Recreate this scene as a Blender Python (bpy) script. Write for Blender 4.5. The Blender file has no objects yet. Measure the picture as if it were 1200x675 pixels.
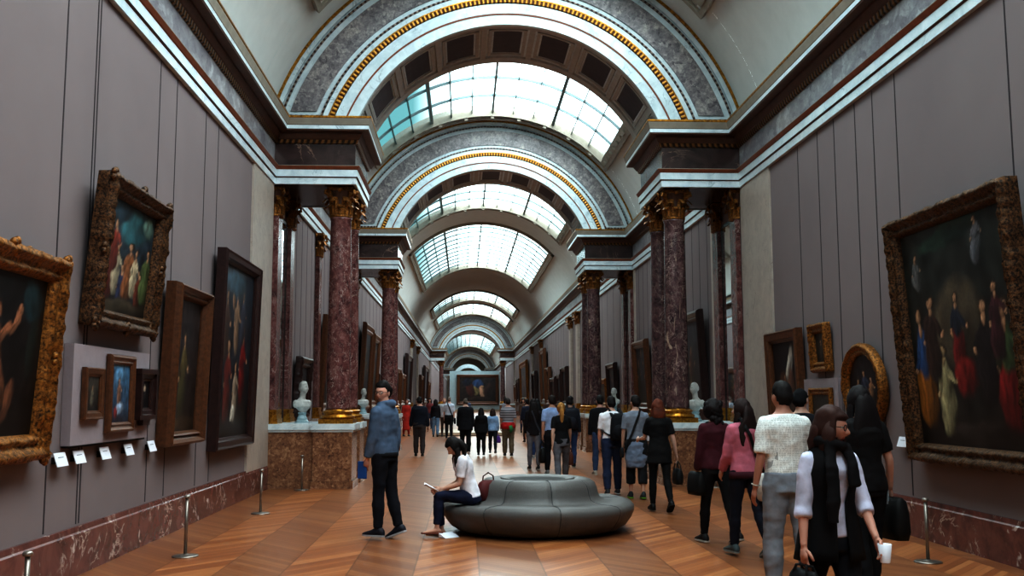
import bpy, bmesh, math, random
from math import sin, cos, pi, sqrt, radians, acos, atan2, hypot
from mathutils import Vector, Matrix, noise
random.seed(7)
scene = bpy.context.scene
COL = scene.collection

# ------------------------------------------------------------------ setting dimensions (metres)
XC = .865                 # centre line of the gallery
HW = 4.5                  # half width
L, R = XC - HW, XC + HW
ZS = 6.95                 # top of the cornice, springing of the vault
ZC = 5.73                 # centre height of the vault and arches
RV = 4.74                 # vault radius
RI = 3.165                # intrados radius of the transverse arches
ARCH = [18.74, 31.04, 104.6, 171.0]
AD = 2.22                 # depth of an arch
PXO = XC - 2.98           # plan line of a pier front (left), architrave adds .06
Y0, Y1 = -12.0, 216.0

# ------------------------------------------------------------------ materials
def S(c):                 # sRGB hex or tuple (0-255) -> linear
    if isinstance(c, str):
        c = tuple(int(c[i:i+2], 16) for i in (0, 2, 4))
    return tuple(((v/255)/12.92 if v/255 <= .04045 else ((v/255+.055)/1.055)**2.4) for v in c) + (1,)

class NT:
    def __init__(s, name):
        m = bpy.data.materials.new(name); m.use_nodes = True
        s.m = m; s.t = m.node_tree; s.n = s.t.nodes; s.l = s.t.links
        s.b = s.n['Principled BSDF']; s.out = s.n['Material Output']
    def add(s, typ, **k):
        n = s.n.new(typ)
        for a, v in k.items(): setattr(n, a, v)
        return n
    def link(s, a, b): s.l.new(a, b)
    def math(s, op, a, b=None, c=None):
        n = s.add('ShaderNodeMath', operation=op)
        for i, v in enumerate((a, b, c)):
            if v is None: continue
            if hasattr(v, 'is_output'): s.link(v, n.inputs[i])
            else: n.inputs[i].default_value = v
        return n.outputs[0]
    def coord(s, kind='Object', scale=(1, 1, 1), rot=(0, 0, 0)):
        tc = s.add('ShaderNodeTexCoord'); mp = s.add('ShaderNodeMapping')
        mp.inputs['Scale'].default_value = scale; mp.inputs['Rotation'].default_value = rot
        s.link(tc.outputs[kind], mp.inputs[0]); return mp.outputs[0]
    def noise(s, vec, scale, detail=4, rough=.55, dist=0):
        n = s.add('ShaderNodeTexNoise'); s.link(vec, n.inputs['Vector'])
        n.inputs['Scale'].default_value = scale; n.inputs['Detail'].default_value = detail
        n.inputs['Roughness'].default_value = rough; n.inputs['Distortion'].default_value = dist
        return n.outputs['Fac']
    def ramp(s, fac, stops, interp='LINEAR'):
        n = s.add('ShaderNodeValToRGB'); n.color_ramp.interpolation = interp
        e = n.color_ramp.elements
        while len(e) < len(stops): e.new(.5)
        for i, (p, c) in enumerate(stops):
            e[i].position = p; e[i].color = c
        s.link(fac, n.inputs[0]); return n.outputs[0]
    def mix(s, fac, a, b, mode='MIX'):
        n = s.add('ShaderNodeMix', data_type='RGBA', blend_type=mode)
        for i, v in ((0, fac), (6, a), (7, b)):
            if hasattr(v, 'is_output'): s.link(v, n.inputs[i])
            else: n.inputs[i].default_value = v
        return n.outputs[2]
    def bump(s, h, strength=.3, dist=.01):
        n = s.add('ShaderNodeBump'); n.inputs['Strength'].default_value = strength
        n.inputs['Distance'].default_value = dist
        s.link(h, n.inputs['Height']); s.link(n.outputs[0], s.b.inputs['Normal'])
    def setup(s, color=None, rough=.5, metal=0, spec=.5):
        if color is not None:
            if hasattr(color, 'is_output'): s.link(color, s.b.inputs['Base Color'])
            else: s.b.inputs['Base Color'].default_value = color
        s.b.inputs['Roughness'].default_value = rough; s.b.inputs['Metallic'].default_value = metal
        s.b.inputs['Specular IOR Level'].default_value = spec
        return s.m

def m_plain(name, c, rough=.6, metal=0, nz=.12, scale=30, spec=.4, bump=0):
    t = NT(name); c = S(c); v = t.coord()
    f = t.noise(v, scale, 3)
    lo = tuple(x*(1-nz) for x in c[:3])+(1,); hi = tuple(min(1, x*(1+nz)) for x in c[:3])+(1,)
    col = t.ramp(f, [(.3, lo), (.7, hi)])
    if bump: t.bump(f, bump, .004)
    return t.setup(col, rough, metal, spec)

def m_marble(name, base, dark, vein, scale=1.6, veinw=.035, rough=.22, blot=None, stretch=(1, 1, 1), cover=.5):
    t = NT(name); v = t.coord(scale=stretch)
    n1 = t.noise(v, scale*2.2, 8, .65, .6)
    col = t.ramp(n1, [(.32, S(dark)), (.62, S(base))])
    n2 = t.noise(v, scale*.9, 9, .62, 1.6)
    d = t.math('ABSOLUTE', t.math('SUBTRACT', n2, .5))
    vm = t.ramp(d, [(0, (1, 1, 1, 1)), (veinw, (0, 0, 0, 1))])
    n3 = t.noise(v, scale*1.3, 2)
    vm = t.math('MULTIPLY', vm, t.ramp(n3, [(cover, (0, 0, 0, 1)), (cover+.14, (1, 1, 1, 1))]))
    col = t.mix(vm, col, S(vein))
    if blot:
        n4 = t.noise(v, scale*3.1, 3, .5, .9)
        bm = t.ramp(n4, [(.66, (0, 0, 0, 1)), (.72, (1, 1, 1, 1))])
        col = t.mix(bm, col, S(blot))
    return t.setup(col, rough, 0, .5)

def m_breccia(name, cols, scale=5, rough=.25, stretch=(1, 1, 1)):
    t = NT(name); v = t.coord(scale=stretch)
    nz = t.add('ShaderNodeTexNoise'); t.link(v, nz.inputs['Vector']); nz.inputs['Scale'].default_value = scale*.9; nz.inputs['Detail'].default_value = 5
    mv = t.add('ShaderNodeMix', data_type='VECTOR'); mv.inputs[0].default_value = .35
    t.link(v, mv.inputs[4]); t.link(nz.outputs['Color'], mv.inputs[5])
    vo = t.add('ShaderNodeTexVoronoi'); t.link(mv.outputs[1], vo.inputs['Vector']); vo.inputs['Scale'].default_value = scale*2
    sep = t.add('ShaderNodeSeparateColor'); t.link(vo.outputs['Color'], sep.inputs[0])
    f = t.noise(v, scale*2.2, 8, .75, .5)
    k = t.math('ADD', t.math('MULTIPLY', sep.outputs[0], .3), t.math('MULTIPLY_ADD', f, 1.1, -.2))
    n = len(cols)
    col = t.ramp(k, [(.2+.6*i/(n-1), S(c)) for i, c in enumerate(cols)])
    return t.setup(col, rough, 0, .5)

M = {}
def build_materials():
    # painted fabric wall
    t = NT('wall_fabric'); v = t.coord()
    a = t.noise(v, 260, 2); b = t.noise(v, .7, 3)
    c = t.mix(b, S((129, 117, 118)), S((143, 131, 131))); c = t.mix(t.math('MULTIPLY', a, .22), c, S((96, 86, 88)))
    t.bump(a, .12, .002); M['wall'] = t.setup(c, .85, 0, .2)
    M['seam'] = m_plain('wall_seam', (58, 50, 54), .9)
    M['stone'] = m_marble('cream_stone', (182, 170, 160), (166, 154, 146), (140, 126, 118), 2.2, .012, .5)
    M['plaster'] = m_plain('vault_plaster', (208, 210, 208), .8, 0, .04, 2.5, .2)
    M['mould'] = m_plain('grey_moulding', (150, 142, 130), .6, 0, .1, 6)
    M['whitem'] = m_marble('white_marble', (214, 224, 228), (186, 200, 206), (150, 164, 172), 2.0, .02, .3, stretch=(1, .6, 1))
    M['frieze'] = m_breccia('grey_violet_marble', [(92, 86, 94), (124, 120, 126), (148, 146, 150), (186, 188, 190)], 4.5, .3, (1.2, .45, .7))
    M['archmarb'] = m_breccia('mottled_grey_marble', [(66, 58, 64), (112, 106, 110), (142, 136, 136), (190, 182, 174)], 6.5, .3)
    M['darkmarb'] = m_marble('dark_brown_marble', (70, 52, 50), (40, 30, 30), (150, 120, 104), .9, .014, .25)
    def col_marble(name, c0, c1, c2, vein, blot=None, seed=0):
        t = NT(name); v = t.coord(scale=(1.3, 1.3, 1)); 
        oi = t.add('ShaderNodeObjectInfo'); ad = t.add('ShaderNodeVectorMath', operation='ADD'); t.link(v, ad.inputs[0])
        cb = t.add('ShaderNodeCombineXYZ'); t.link(t.math('MULTIPLY', oi.outputs['Random'], 37.0), cb.inputs[2]); t.link(cb.outputs[0], ad.inputs[1]); v = ad.outputs[0]
        f = t.noise(v, 5.5, 8, .72, .4); col = t.ramp(f, [(.34, S(c0)), (.5, S(c1)), (.66, S(c2))])
        for sc, w, cv, st in ((1.9, .007, .44, .85), (4.4, .012, .47, .6), (9, .02, .5, .35)):
            n2 = t.noise(v, sc, 6, .6, 1.2); d = t.math('ABSOLUTE', t.math('SUBTRACT', n2, .5))
            vm = t.ramp(d, [(0, (1, 1, 1, 1)), (w, (0, 0, 0, 1))]); n3 = t.noise(v, sc*.8, 2)
            vm = t.math('MULTIPLY', t.math('MULTIPLY', vm, t.ramp(n3, [(cv, (0, 0, 0, 1)), (cv+.1, (1, 1, 1, 1))])), st)
            col = t.mix(vm, col, S(vein))
        if blot:
            sv = t.add('ShaderNodeMapping'); sv.inputs['Scale'].default_value = (1.6, 1.6, .5); t.link(v, sv.inputs[0])
            n4 = t.noise(sv.outputs[0], 4.5, 6, .62, 1.0); col = t.mix(t.ramp(n4, [(.60, (0, 0, 0, 1)), (.66, (1, 1, 1, 1))]), col, S(blot))
        return t.setup(col, .24, 0, .5)
    M['colmarb'] = col_marble('red_brown_marble', (58, 34, 36), (104, 64, 62), (132, 92, 88), (196, 176, 168))
    M['colmarb2'] = col_marble('violet_brown_marble', (46, 32, 36), (84, 60, 62), (112, 86, 86), (180, 160, 150))
    M['colmarb3'] = col_marble('blotched_violet_marble', (46, 32, 36), (82, 58, 60), (112, 86, 86), (180, 160, 150), (168, 146, 130))
    M['orange'] = m_breccia('orange_breccia_marble', [(76, 50, 40), (118, 82, 62), (142, 104, 78), (178, 142, 112)], 9, .25)
    M['base'] = m_marble('baseboard_marble', (122, 76, 70), (82, 50, 48), (196, 176, 166), 1.7, .022, .25, (196, 182, 176), (1, 1, 1), .5)
    M['brown'] = m_plain('brown_moulding', (84, 54, 40), .45, 0, .2, 8)
    M['rust'] = m_plain('rust_line', (128, 70, 44), .45, 0, .2, 8)
    t = NT('gold_leaf'); v = t.coord(); f = t.noise(v, 22, 5)
    t.bump(f, .35, .006); M['gold'] = t.setup(t.ramp(f, [(.3, S((120, 74, 22))), (.7, S((214, 156, 64)))]), .34, .85)
    t = NT('gold_antique'); v = t.coord(); f = t.noise(v, 34, 6, .7)
    t.bump(f, .8, .012); M['goldold'] = t.setup(t.ramp(f, [(.36, S((50, 28, 10))), (.62, S((176, 116, 50)))]), .42, .6)
    t = NT('gold_dull'); v = t.coord(); f = t.noise(v, 40, 6, .7)
    t.bump(f, .7, .01); M['golddull'] = t.setup(t.ramp(f, [(.40, S((26, 16, 12))), (.70, S((140, 96, 58)))]), .45, .5)
    M['framedark'] = m_plain('dark_frame_wood', (50, 30, 28), .3, 0, .3, 14, .5)
    M['framebrown'] = m_plain('brown_frame_wood', (96, 60, 38), .35, .2, .3, 20, .5)
    # egg-and-dart gilding: uv.x runs along the band in metres
    def bead(name, per, c1, c2):
        t = NT(name); uv = t.add('ShaderNodeUVMap'); sp = t.add('ShaderNodeSeparateXYZ'); t.link(uv.outputs[0], sp.inputs[0])
        w = t.math('SINE', t.math('MULTIPLY', sp.outputs[0], 2*pi/per))
        c = t.ramp(t.math('MULTIPLY_ADD', w, .5, .5), [(.3, S(c1)), (.62, S(c2))])
        t.bump(w, .6, .015); return t.setup(c, .4, .45)
    M['rope'] = bead('gilded_egg_and_dart', .085, (84, 42, 14), (206, 150, 66))
    M['bead'] = bead('bead_line', .10, (70, 46, 42), (150, 136, 126))
    M['dentil'] = bead('gilded_dentils', .11, (48, 32, 22), (132, 94, 54))
    M['coffer'] = m_plain('coffer_panel', (72, 62, 68), .6, 0, .2, 6)
    M['coffrim'] = m_plain('coffer_rib', (178, 174, 170), .6, 0, .1, 8)
    # parquet
    t = NT('chevron_parquet'); tc = t.add('ShaderNodeTexCoord'); sp = t.add('ShaderNodeSeparateXYZ'); t.link(tc.outputs['Object'], sp.inputs[0])
    W = .62
    u = t.math('DIVIDE', t.math('ADD', sp.outputs[0], 100*W+.47), W)
    cell = t.math('FLOOR', u); fr = t.math('SUBTRACT', u, cell)
    par = t.math('MODULO', cell, 2.0); sg = t.math('MULTIPLY_ADD', par, 2.0, -1.0)
    tt = t.math('ADD', sp.outputs[1], t.math('MULTIPLY', t.math('MULTIPLY', sg, fr), W*1.15))
    pk = t.math('DIVIDE', t.math('ADD', tt, 200), .125)
    pi_ = t.math('FLOOR', pk); pf = t.math('SUBTRACT', pk, pi_)
    cb = t.add('ShaderNodeCombineXYZ'); t.link(cell, cb.inputs[0]); t.link(pi_, cb.inputs[1])
    wn = t.add('ShaderNodeTexWhiteNoise'); t.link(cb.outputs[0], wn.inputs['Vector'])
    gr = t.add('ShaderNodeCombineXYZ')
    t.link(t.math('MULTIPLY', sp.outputs[0], 3.0), gr.inputs[0]); t.link(t.math('MULTIPLY', tt, 26.0), gr.inputs[1]); t.link(t.math('MULTIPLY', wn.outputs[0], 40.0), gr.inputs[2])
    g = t.noise(gr.outputs[0], 2.0, 4)
    c = t.ramp(wn.outputs[0], [(0, S((150, 84, 40))), (.5, S((176, 106, 56))), (1, S((202, 134, 80)))])
    c = t.mix(t.math('MULTIPLY', g, .5), c, S((112, 58, 26)))
    c = t.mix(t.math('MULTIPLY', par, .45), c, S((104, 62, 36))); c = t.mix(.14, c, S((120, 104, 92)))  # alternate strips darkened in the colour for how each plank direction reflects light
    edge = t.math('LESS_THAN', t.math('MINIMUM', pf, t.math('SUBTRACT', 1.0, pf)), .035)
    edge2 = t.math('LESS_THAN', t.math('MINIMUM', fr, t.math('SUBTRACT', 1.0, fr)), .012)
    c = t.mix(t.math('MULTIPLY', t.math('MAXIMUM', edge, edge2), .55), c, S((58, 30, 14)))
    t.bump(t.math('MULTIPLY_ADD', g, .2, t.math('MULTIPLY', wn.outputs[0], .3)), .12, .004)
    M['floor'] = t.setup(c, .3, 0, .5)
    # skylight glass: clear enough to let the daylight in, a little frosted
    t = NT('skylight_glass'); tr = t.add('ShaderNodeBsdfTransparent'); tr.inputs[0].default_value = (.86, .95, .96, 1)
    gl = t.add('ShaderNodeBsdfTranslucent'); gl.inputs[0].default_value = (.8, .9, .9, 1)
    mx = t.add('ShaderNodeMixShader'); mx.inputs[0].default_value = .12
    t.link(tr.outputs[0], mx.inputs[1]); t.link(gl.outputs[0], mx.inputs[2]); t.link(mx.outputs[0], t.out.inputs[0]); M['glass'] = t.m
    M['bar'] = m_plain('glazing_bar', (112, 128, 130), .5, .2, .1)
    t = NT('mirror_glass'); M['mirror'] = t.setup((.62, .68, .68, 1), .03, 1)
    M['sofa'] = m_plain('grey_leather', (92, 88, 86), .5, 0, .08, 60, .35, .15)
    M['sofaseam'] = m_plain('sofa_seam', (44, 44, 46), .6)
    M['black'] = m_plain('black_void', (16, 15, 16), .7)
    M['steel'] = m_plain('brushed_steel', (150, 140, 132), .35, .8, .1, 40)
    M['card'] = m_plain('white_card', (226, 226, 234), .6, 0, .02)
    M['bust'] = m_marble('bust_marble', (214, 214, 210), (176, 176, 172), (150, 150, 150), 4, .02, .45)
    M['socle'] = m_plain('bust_socle', (158, 180, 186), .4, 0, .1)
    # canvases read painted colours from the mesh
    t = NT('oil_on_canvas'); a = t.add('ShaderNodeVertexColor', layer_name='Col'); v = t.coord(); f = t.noise(v, 26, 5)
    c = t.mix(t.math('MULTIPLY', f, .55), a.outputs[0], (.004, .003, .003, 1)); t.bump(f, .15, .003); M['canvas'] = t.setup(c, .38, 0, .4)
    t = NT('skin'); a = t.add('ShaderNodeVertexColor', layer_name='Col')
    M['skin'] = t.setup(a.outputs[0], .5, 0, .35); t.b.inputs['Subsurface Weight'].default_value = .05
    M['pale'] = m_plain('pale_wall', (176, 196, 202), .8, 0, .05, 3)
    M['palewood'] = m_plain('pale_platform', (190, 172, 150), .4, 0, .1, 8)
build_materials()
_cl = {}
def cloth(c, rough=.85, nz=.14):
    k = (c, rough)
    if k not in _cl:
        t = NT('cloth_%02x%02x%02x' % c); v = t.coord(); f = t.noise(v, 9, 5, .6); f2 = t.noise(v, 160, 2)
        cc = S(c); lo = tuple(x*(1-nz*2) for x in cc[:3])+(1,); hi = tuple(min(1, x*(1+nz)) for x in cc[:3])+(1,)
        col = t.ramp(f, [(.3, lo), (.7, hi)]); t.bump(t.math('ADD', f, t.math('MULTIPLY', f2, .12)), .35, .012)
        _cl[k] = t.setup(col, rough, 0, .25)
    return _cl[k]
def stripes(c1, c2, per):
    t = NT('striped_cloth'); tc = t.add('ShaderNodeTexCoord'); sp = t.add('ShaderNodeSeparateXYZ'); t.link(tc.outputs['Object'], sp.inputs[0])
    w = t.math('SINE', t.math('MULTIPLY', sp.outputs[2], 2*pi/per))
    return t.setup(t.ramp(t.math('MULTIPLY_ADD', w, .5, .5), [(.35, S(c1)), (.6, S(c2))]), .85, 0, .2)
def newsprint():
    t = NT('printed_cotton'); v = t.coord()
    sp = t.add('ShaderNodeSeparateXYZ'); t.link(v, sp.inputs[0])
    row = t.math('SINE', t.math('MULTIPLY', sp.outputs[2], 2*pi/.011))
    sc = t.coord(scale=(60, 60, 14)); f = t.noise(sc, 2.2, 3)
    tx = t.math('MULTIPLY', t.math('GREATER_THAN', row, .15), t.math('GREATER_THAN', f, .47))
    colm = t.math('LESS_THAN', t.math('ABSOLUTE', t.math('SINE', t.math('MULTIPLY', sp.outputs[0], pi/.105))), .10)
    f3 = t.noise(v, 7, 2); blk = t.math('GREATER_THAN', f3, .66)
    k = t.math('MAXIMUM', t.math('MULTIPLY', tx, .5), t.math('MULTIPLY', blk, .6))
    k = t.math('MULTIPLY', k, t.math('SUBTRACT', 1.0, colm))
    c = t.mix(k, S((230, 232, 230)), S((84, 86, 92)))
    return t.setup(c, .85, 0, .2)

# ------------------------------------------------------------------ mesh helpers
def mk(name, V, F, mats, fm=None, parent=None, smooth=False, uv=None, normals=True, kind=None):
    me = bpy.data.meshes.new(name); me.from_pydata([tuple(v) for v in V], [], [tuple(f) for f in F])
    if not isinstance(mats, (list, tuple)): mats = [mats]
    for m in mats: me.materials.append(m)
    if fm: me.polygons.foreach_set('material_index', fm)
    if uv:
        lay = me.uv_layers.new(name='UVMap')
        for p in me.polygons:
            for li in p.loop_indices: lay.data[li].uv = uv[me.loops[li].vertex_index]
    if normals:
        bm = bmesh.new(); bm.from_mesh(me); bmesh.ops.recalc_face_normals(bm, faces=bm.faces); bm.to_mesh(me); bm.free()
    if smooth: me.polygons.foreach_set('use_smooth', [True]*len(me.polygons))
    me.update()
    o = bpy.data.objects.new(name, me); COL.objects.link(o)
    if parent: o.parent = parent
    if kind: o['kind'] = kind
    return o
def tag(o, label, cat, group=None, kind='thing'):
    o['label'] = label; o['category'] = cat; o['kind'] = kind
    if group: o['group'] = group
    return o
def thing(name, label, cat, loc=(0, 0, 0), rz=0, group=None, rx=0):
    o = bpy.data.objects.new(name, None); COL.objects.link(o); o.empty_display_size = .2
    o.location = loc; o.rotation_euler = (rx, 0, rz); return tag(o, label, cat, group)
def struct_root(name):
    o = bpy.data.objects.new(name, None); COL.objects.link(o); o['kind'] = 'structure'; return o
def dup(root, loc, rz=0, label=None, group=None, scale=None):
    def cp(o, par):
        c = o.copy(); COL.objects.link(c); c.parent = par
        for ch in o.children: cp(ch, c)
        return c
    r = cp(root, None); r.location = loc; r.rotation_euler = (0, 0, rz)
    if scale: r.scale = scale
    if label: r['label'] = label
    if group: r['group'] = group
    return r
class G:
    """collects shapes for one mesh object"""
    def __init__(s): s.V = []; s.F = []; s.m = []; s.uv = []
    def add(s, V, F, mi=0, uv=None):
        b = len(s.V); s.V += [Vector(v) for v in V]; s.F += [tuple(i+b for i in f) for f in F]; s.m += [mi]*len(F)
        s.uv += uv if uv else [(0, 0)]*len(V); return s
    def box(s, a, b, mi=0):
        (x0, y0, z0), (x1, y1, z1) = a, b
        return s.add([(x0, y0, z0), (x1, y0, z0), (x1, y1, z0), (x0, y1, z0), (x0, y0, z1), (x1, y0, z1), (x1, y1, z1), (x0, y1, z1)],
                     [(0, 3, 2, 1), (4, 5, 6, 7), (0, 1, 5, 4), (1, 2, 6, 5), (2, 3, 7, 6), (3, 0, 4, 7)], mi)
    def prism(s, pts, z0, z1, mi=0):
        n = len(pts)
        V = [(x, y, z0) for x, y in pts]+[(x, y, z1) for x, y in pts]
        F = [tuple(range(n)), tuple(range(n, 2*n))]+[(i, (i+1) % n, n+(i+1) % n, n+i) for i in range(n)]
        return s.add(V, F, mi)
    def lathe(s, prof, n=24, c=(0, 0, 0), mi=0, sx=1, sy=1, cap=True, fn=None):
        V = []; F = []
        for r, z in prof:
            for i in range(n):
                a = 2*pi*i/n; k = fn(a, r, z) if fn else 1
                V.append((c[0]+r*k*cos(a)*sx, c[1]+r*k*sin(a)*sy, c[2]+z))
        for j in range(len(prof)-1):
            for i in range(n): F.append((j*n+i, j*n+(i+1) % n, (j+1)*n+(i+1) % n, (j+1)*n+i))
        if cap: F += [tuple(range(n)), tuple(range((len(prof)-1)*n, len(prof)*n))]
        return s.add(V, F, mi)
    def tube(s, pts, rad, n=8, mi=0, flat=1.0, up=None, closed=False):
        """swept tube through pts; rad is a number or a list of radii (or (rx, ry) pairs)"""
        pts = [Vector(p) for p in pts]; N = len(pts); V = []; F = []
        for i, p in enumerate(pts):
            t = (pts[(i+1) % N]-pts[i-1]) if closed else (pts[min(i+1, N-1)]-pts[max(i-1, 0)])
            t = t.normalized() if t.length > 1e-9 else Vector((0, 0, 1))
            u = Vector(up) if up is not None else (Vector((1, 0, 0)) if abs(t.x) < .8 else Vector((0, 1, 0)))
            a = u-t*u.dot(t); a.normalize(); b = t.cross(a)
            r = rad[i] if isinstance(rad, (list, tuple)) else rad
            rx, ry = r if isinstance(r, (list, tuple)) else (r, r*flat)
            for k in range(n):
                w = 2*pi*k/n; V.append(p+a*rx*cos(w)+b*ry*sin(w))
        for j in range(N if closed else N-1):
            q = (j+1) % N
            for k in range(n): F.append((j*n+k, j*n+(k+1) % n, q*n+(k+1) % n, q*n+k))
        if not closed: F += [tuple(range(n)), tuple(range((N-1)*n, N*n))]
        return s.add(V, F, mi)
    def ell(s, c, r, n=12, m=8, mi=0, rot=None):
        V = []; F = []; c = Vector(c)
        for j in range(m+1):
            th = pi*j/m
            for i in range(n):
                a = 2*pi*i/n
                v = Vector((r[0]*sin(th)*cos(a), r[1]*sin(th)*sin(a), r[2]*cos(th)))
                if rot: v = rot @ v
                V.append(c+v)
        for j in range(m):
            for i in range(n): F.append((j*n+i, j*n+(i+1) % n, (j+1)*n+(i+1) % n, (j+1)*n+i))
        return s.add(V, F, mi)
    def mirx(s):
        for i, v in enumerate(s.V): s.V[i] = Vector((2*XC-v.x, v.y, v.z))
        return s
    def build(s, name, mats, parent=None, smooth=False, kind=None, weld=False):
        o = mk(name, s.V, s.F, mats, s.m, parent, smooth, s.uv, True, kind)
        if weld:
            bm = bmesh.new(); bm.from_mesh(o.data); bmesh.ops.remove_doubles(bm, verts=bm.verts, dist=1e-5)
            bmesh.ops.recalc_face_normals(bm, faces=bm.faces); bm.to_mesh(o.data); bm.free()
        return o
def bevel(o, w=.01, seg=2):
    b = o.modifiers.new('b', 'BEVEL'); b.width = w; b.segments = seg; b.limit_method = 'ANGLE'; return o

def sweep(g, path, prof, mi=None):
    """sweep profile [(d, z)] along a plan path, d measured to the right of travel; mi[k] material of profile segment k (callable: of path segment too)"""
    P = [Vector((x, y)) for x, y in path]; offs = []
    for i, p in enumerate(P):
        ns = []
        if i > 0: t = (P[i]-P[i-1]).normalized(); ns.append(Vector((t.y, -t.x)))
        if i < len(P)-1: t = (P[i+1]-P[i]).normalized(); ns.append(Vector((t.y, -t.x)))
        if len(ns) == 2:
            m = ns[0]+ns[1]; m = m/(m.dot(ns[0])); offs.append(m)
        else: offs.append(ns[0])
    dist = [0]
    for i in range(1, len(P)): dist.append(dist[-1]+(P[i]-P[i-1]).length)
    for i in range(len(P)-1):
        for k in range(len(prof)-1):
            (d0, z0), (d1, z1) = prof[k], prof[k+1]
            q = [P[i]+offs[i]*d0, P[i+1]+offs[i+1]*d0, P[i+1]+offs[i+1]*d1, P[i]+offs[i]*d1]
            zz = [z0, z0, z1, z1]
            m = mi(i, k) if callable(mi) else (mi[k] if mi else 0)
            g.add([(a.x, a.y, z) for a, z in zip(q, zz)], [(0, 1, 2, 3)], m, [(dist[i], z0), (dist[i+1], z0), (dist[i+1], z1), (dist[i], z1)])

# ------------------------------------------------------------------ walls, floor
def setting():
    g = G().box((L-.4, Y0, -.2), (R+.4, Y1, 0)); o = g.build('floor', M['floor'], kind='structure')
    for side in ('left', 'right'):
        f = (lambda g: g.mirx()) if side == 'right' else (lambda g: g)
        g = G()
        g.box((L-.35, Y0, 0), (L, Y1, ZS+.3), 0)
        seams = [8.99, 9.72, 9.79, 11.76, 12.45, 13.87, 14.59] if side == 'left' else [9.31, 11.86, 12.55, 13.14, 13.92, 14.6, 15.5]
        seams += [2, 4.5, 6.6]+[21.6+.72*i for i in range(13)]+[34+1.5*i for i in range(22)]+[69+2*i for i in range(16)]
        for y in seams: g.box((L-.01, y-.011, .47), (L+.004, y+.011, 5.66), 1)
        f(g).build('wall_'+side, [M['wall'], M['seam']], kind='structure')
        # pale stone pilaster strips against the arches and between bays
        g = G()
        for a, b in [(16.95, 18.75), (20.95, 21.15), (30.8, 31.05), (33.26, 33.5), (103.6, 104.7), (106.8, 107.6)]:
            g.box((L-.02, a, .42), (L+.035, b, 5.68))
        f(g).build('trim_1' if side == 'left' else 'trim_2', M['stone'], kind='structure')
        g = G()
        P = [(L, Y0)]
        for a in ARCH: P += [(L, a-.001)]
        sweep(g, [(L, Y0), (L, 18.75)], [(0, .45), (.03, .45), (.035, .40), (.05, .385), (.05, 0)])
        for a, b in [(20.95, 31.05), (33.2, 104.7), (106.8, 171), (173.2, Y1)]:
            sweep(g, [(L, a), (L, b)], [(0, .45), (.03, .45), (.035, .40), (.05, .385), (.05, 0)])
        f(g).build('baseboard_'+side, M['base'], kind='structure')
        # entablature: architrave, frieze, cornice, breaking forward over the piers
        path = [(L, Y0)]
        for a in ARCH: path += [(L, a), (PXO, a), (PXO, a+AD), (L, a+AD)]
        path += [(L, Y1)]
        pier = lambda i: i % 4 in (1, 2, 3)
        root = struct_root('trim_3' if side == 'left' else 'trim_4')
        g = G(); sweep(g, path, [(0, 5.68), (.06, 5.68), (.06, 5.80), (.075, 5.812), (.075, 5.822), (.085, 5.822), (.085, 5.955), (.10, 5.965), (.13, 6.02), (.13, 6.03), (.03, 6.03)], [0, 0, 1, 1, 1, 0, 2, 2, 3, 3])
        f(g).build('architrave', [M['whitem'], M['brown'], M['rust'], M['mould']], root)
        g = G(); sweep(g, path, [(.03, 6.03), (.04, 6.04), (.04, 6.47)], lambda i, k: 1 if pier(i) else 0)
        f(g).build('frieze', [M['frieze'], M['darkmarb']], root)
        g = G(); sweep(g, path, [(.04, 6.46), (.08, 6.47), (.10, 6.53), (.12, 6.54), (.17, 6.62), (.17, 6.65), (.30, 6.66), (.30, 6.68), (.31, 6.685), (.31, 6.755), (.315, 6.765), (.325, 6.80), (.345, 6.86), (.35, 6.885), (.36, 6.895), (.36, 6.925), (0, 6.95)],
                 [0, 0, 1, 1, 1, 1, 2, 2, 3, 4, 5, 5, 5, 6, 6, 7])
        f(g).build('cornice', [M['dentil'], M['brown'], M['brown'], M['whitem'], M['brown'], M['mould'], M['gold'], M['mould']], root)
        g = G()
        for a in ARCH: g.box((L-.1, a+.03, 5.69), (PXO-.03, a+AD-.03, 6.93), 0)
        f(g).build('soffit', M['darkmarb'], root)
    g = G().box((L-.4, Y0-.3, 0), (R+.4, Y0, 11)); g.build('wall_back', M['wall'], kind='structure')
    g = G().box((L-.4, Y1, 0), (R+.4, Y1+.3, 11)); g.build('wall_front', M['mould'], kind='structure')
setting()

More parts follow.
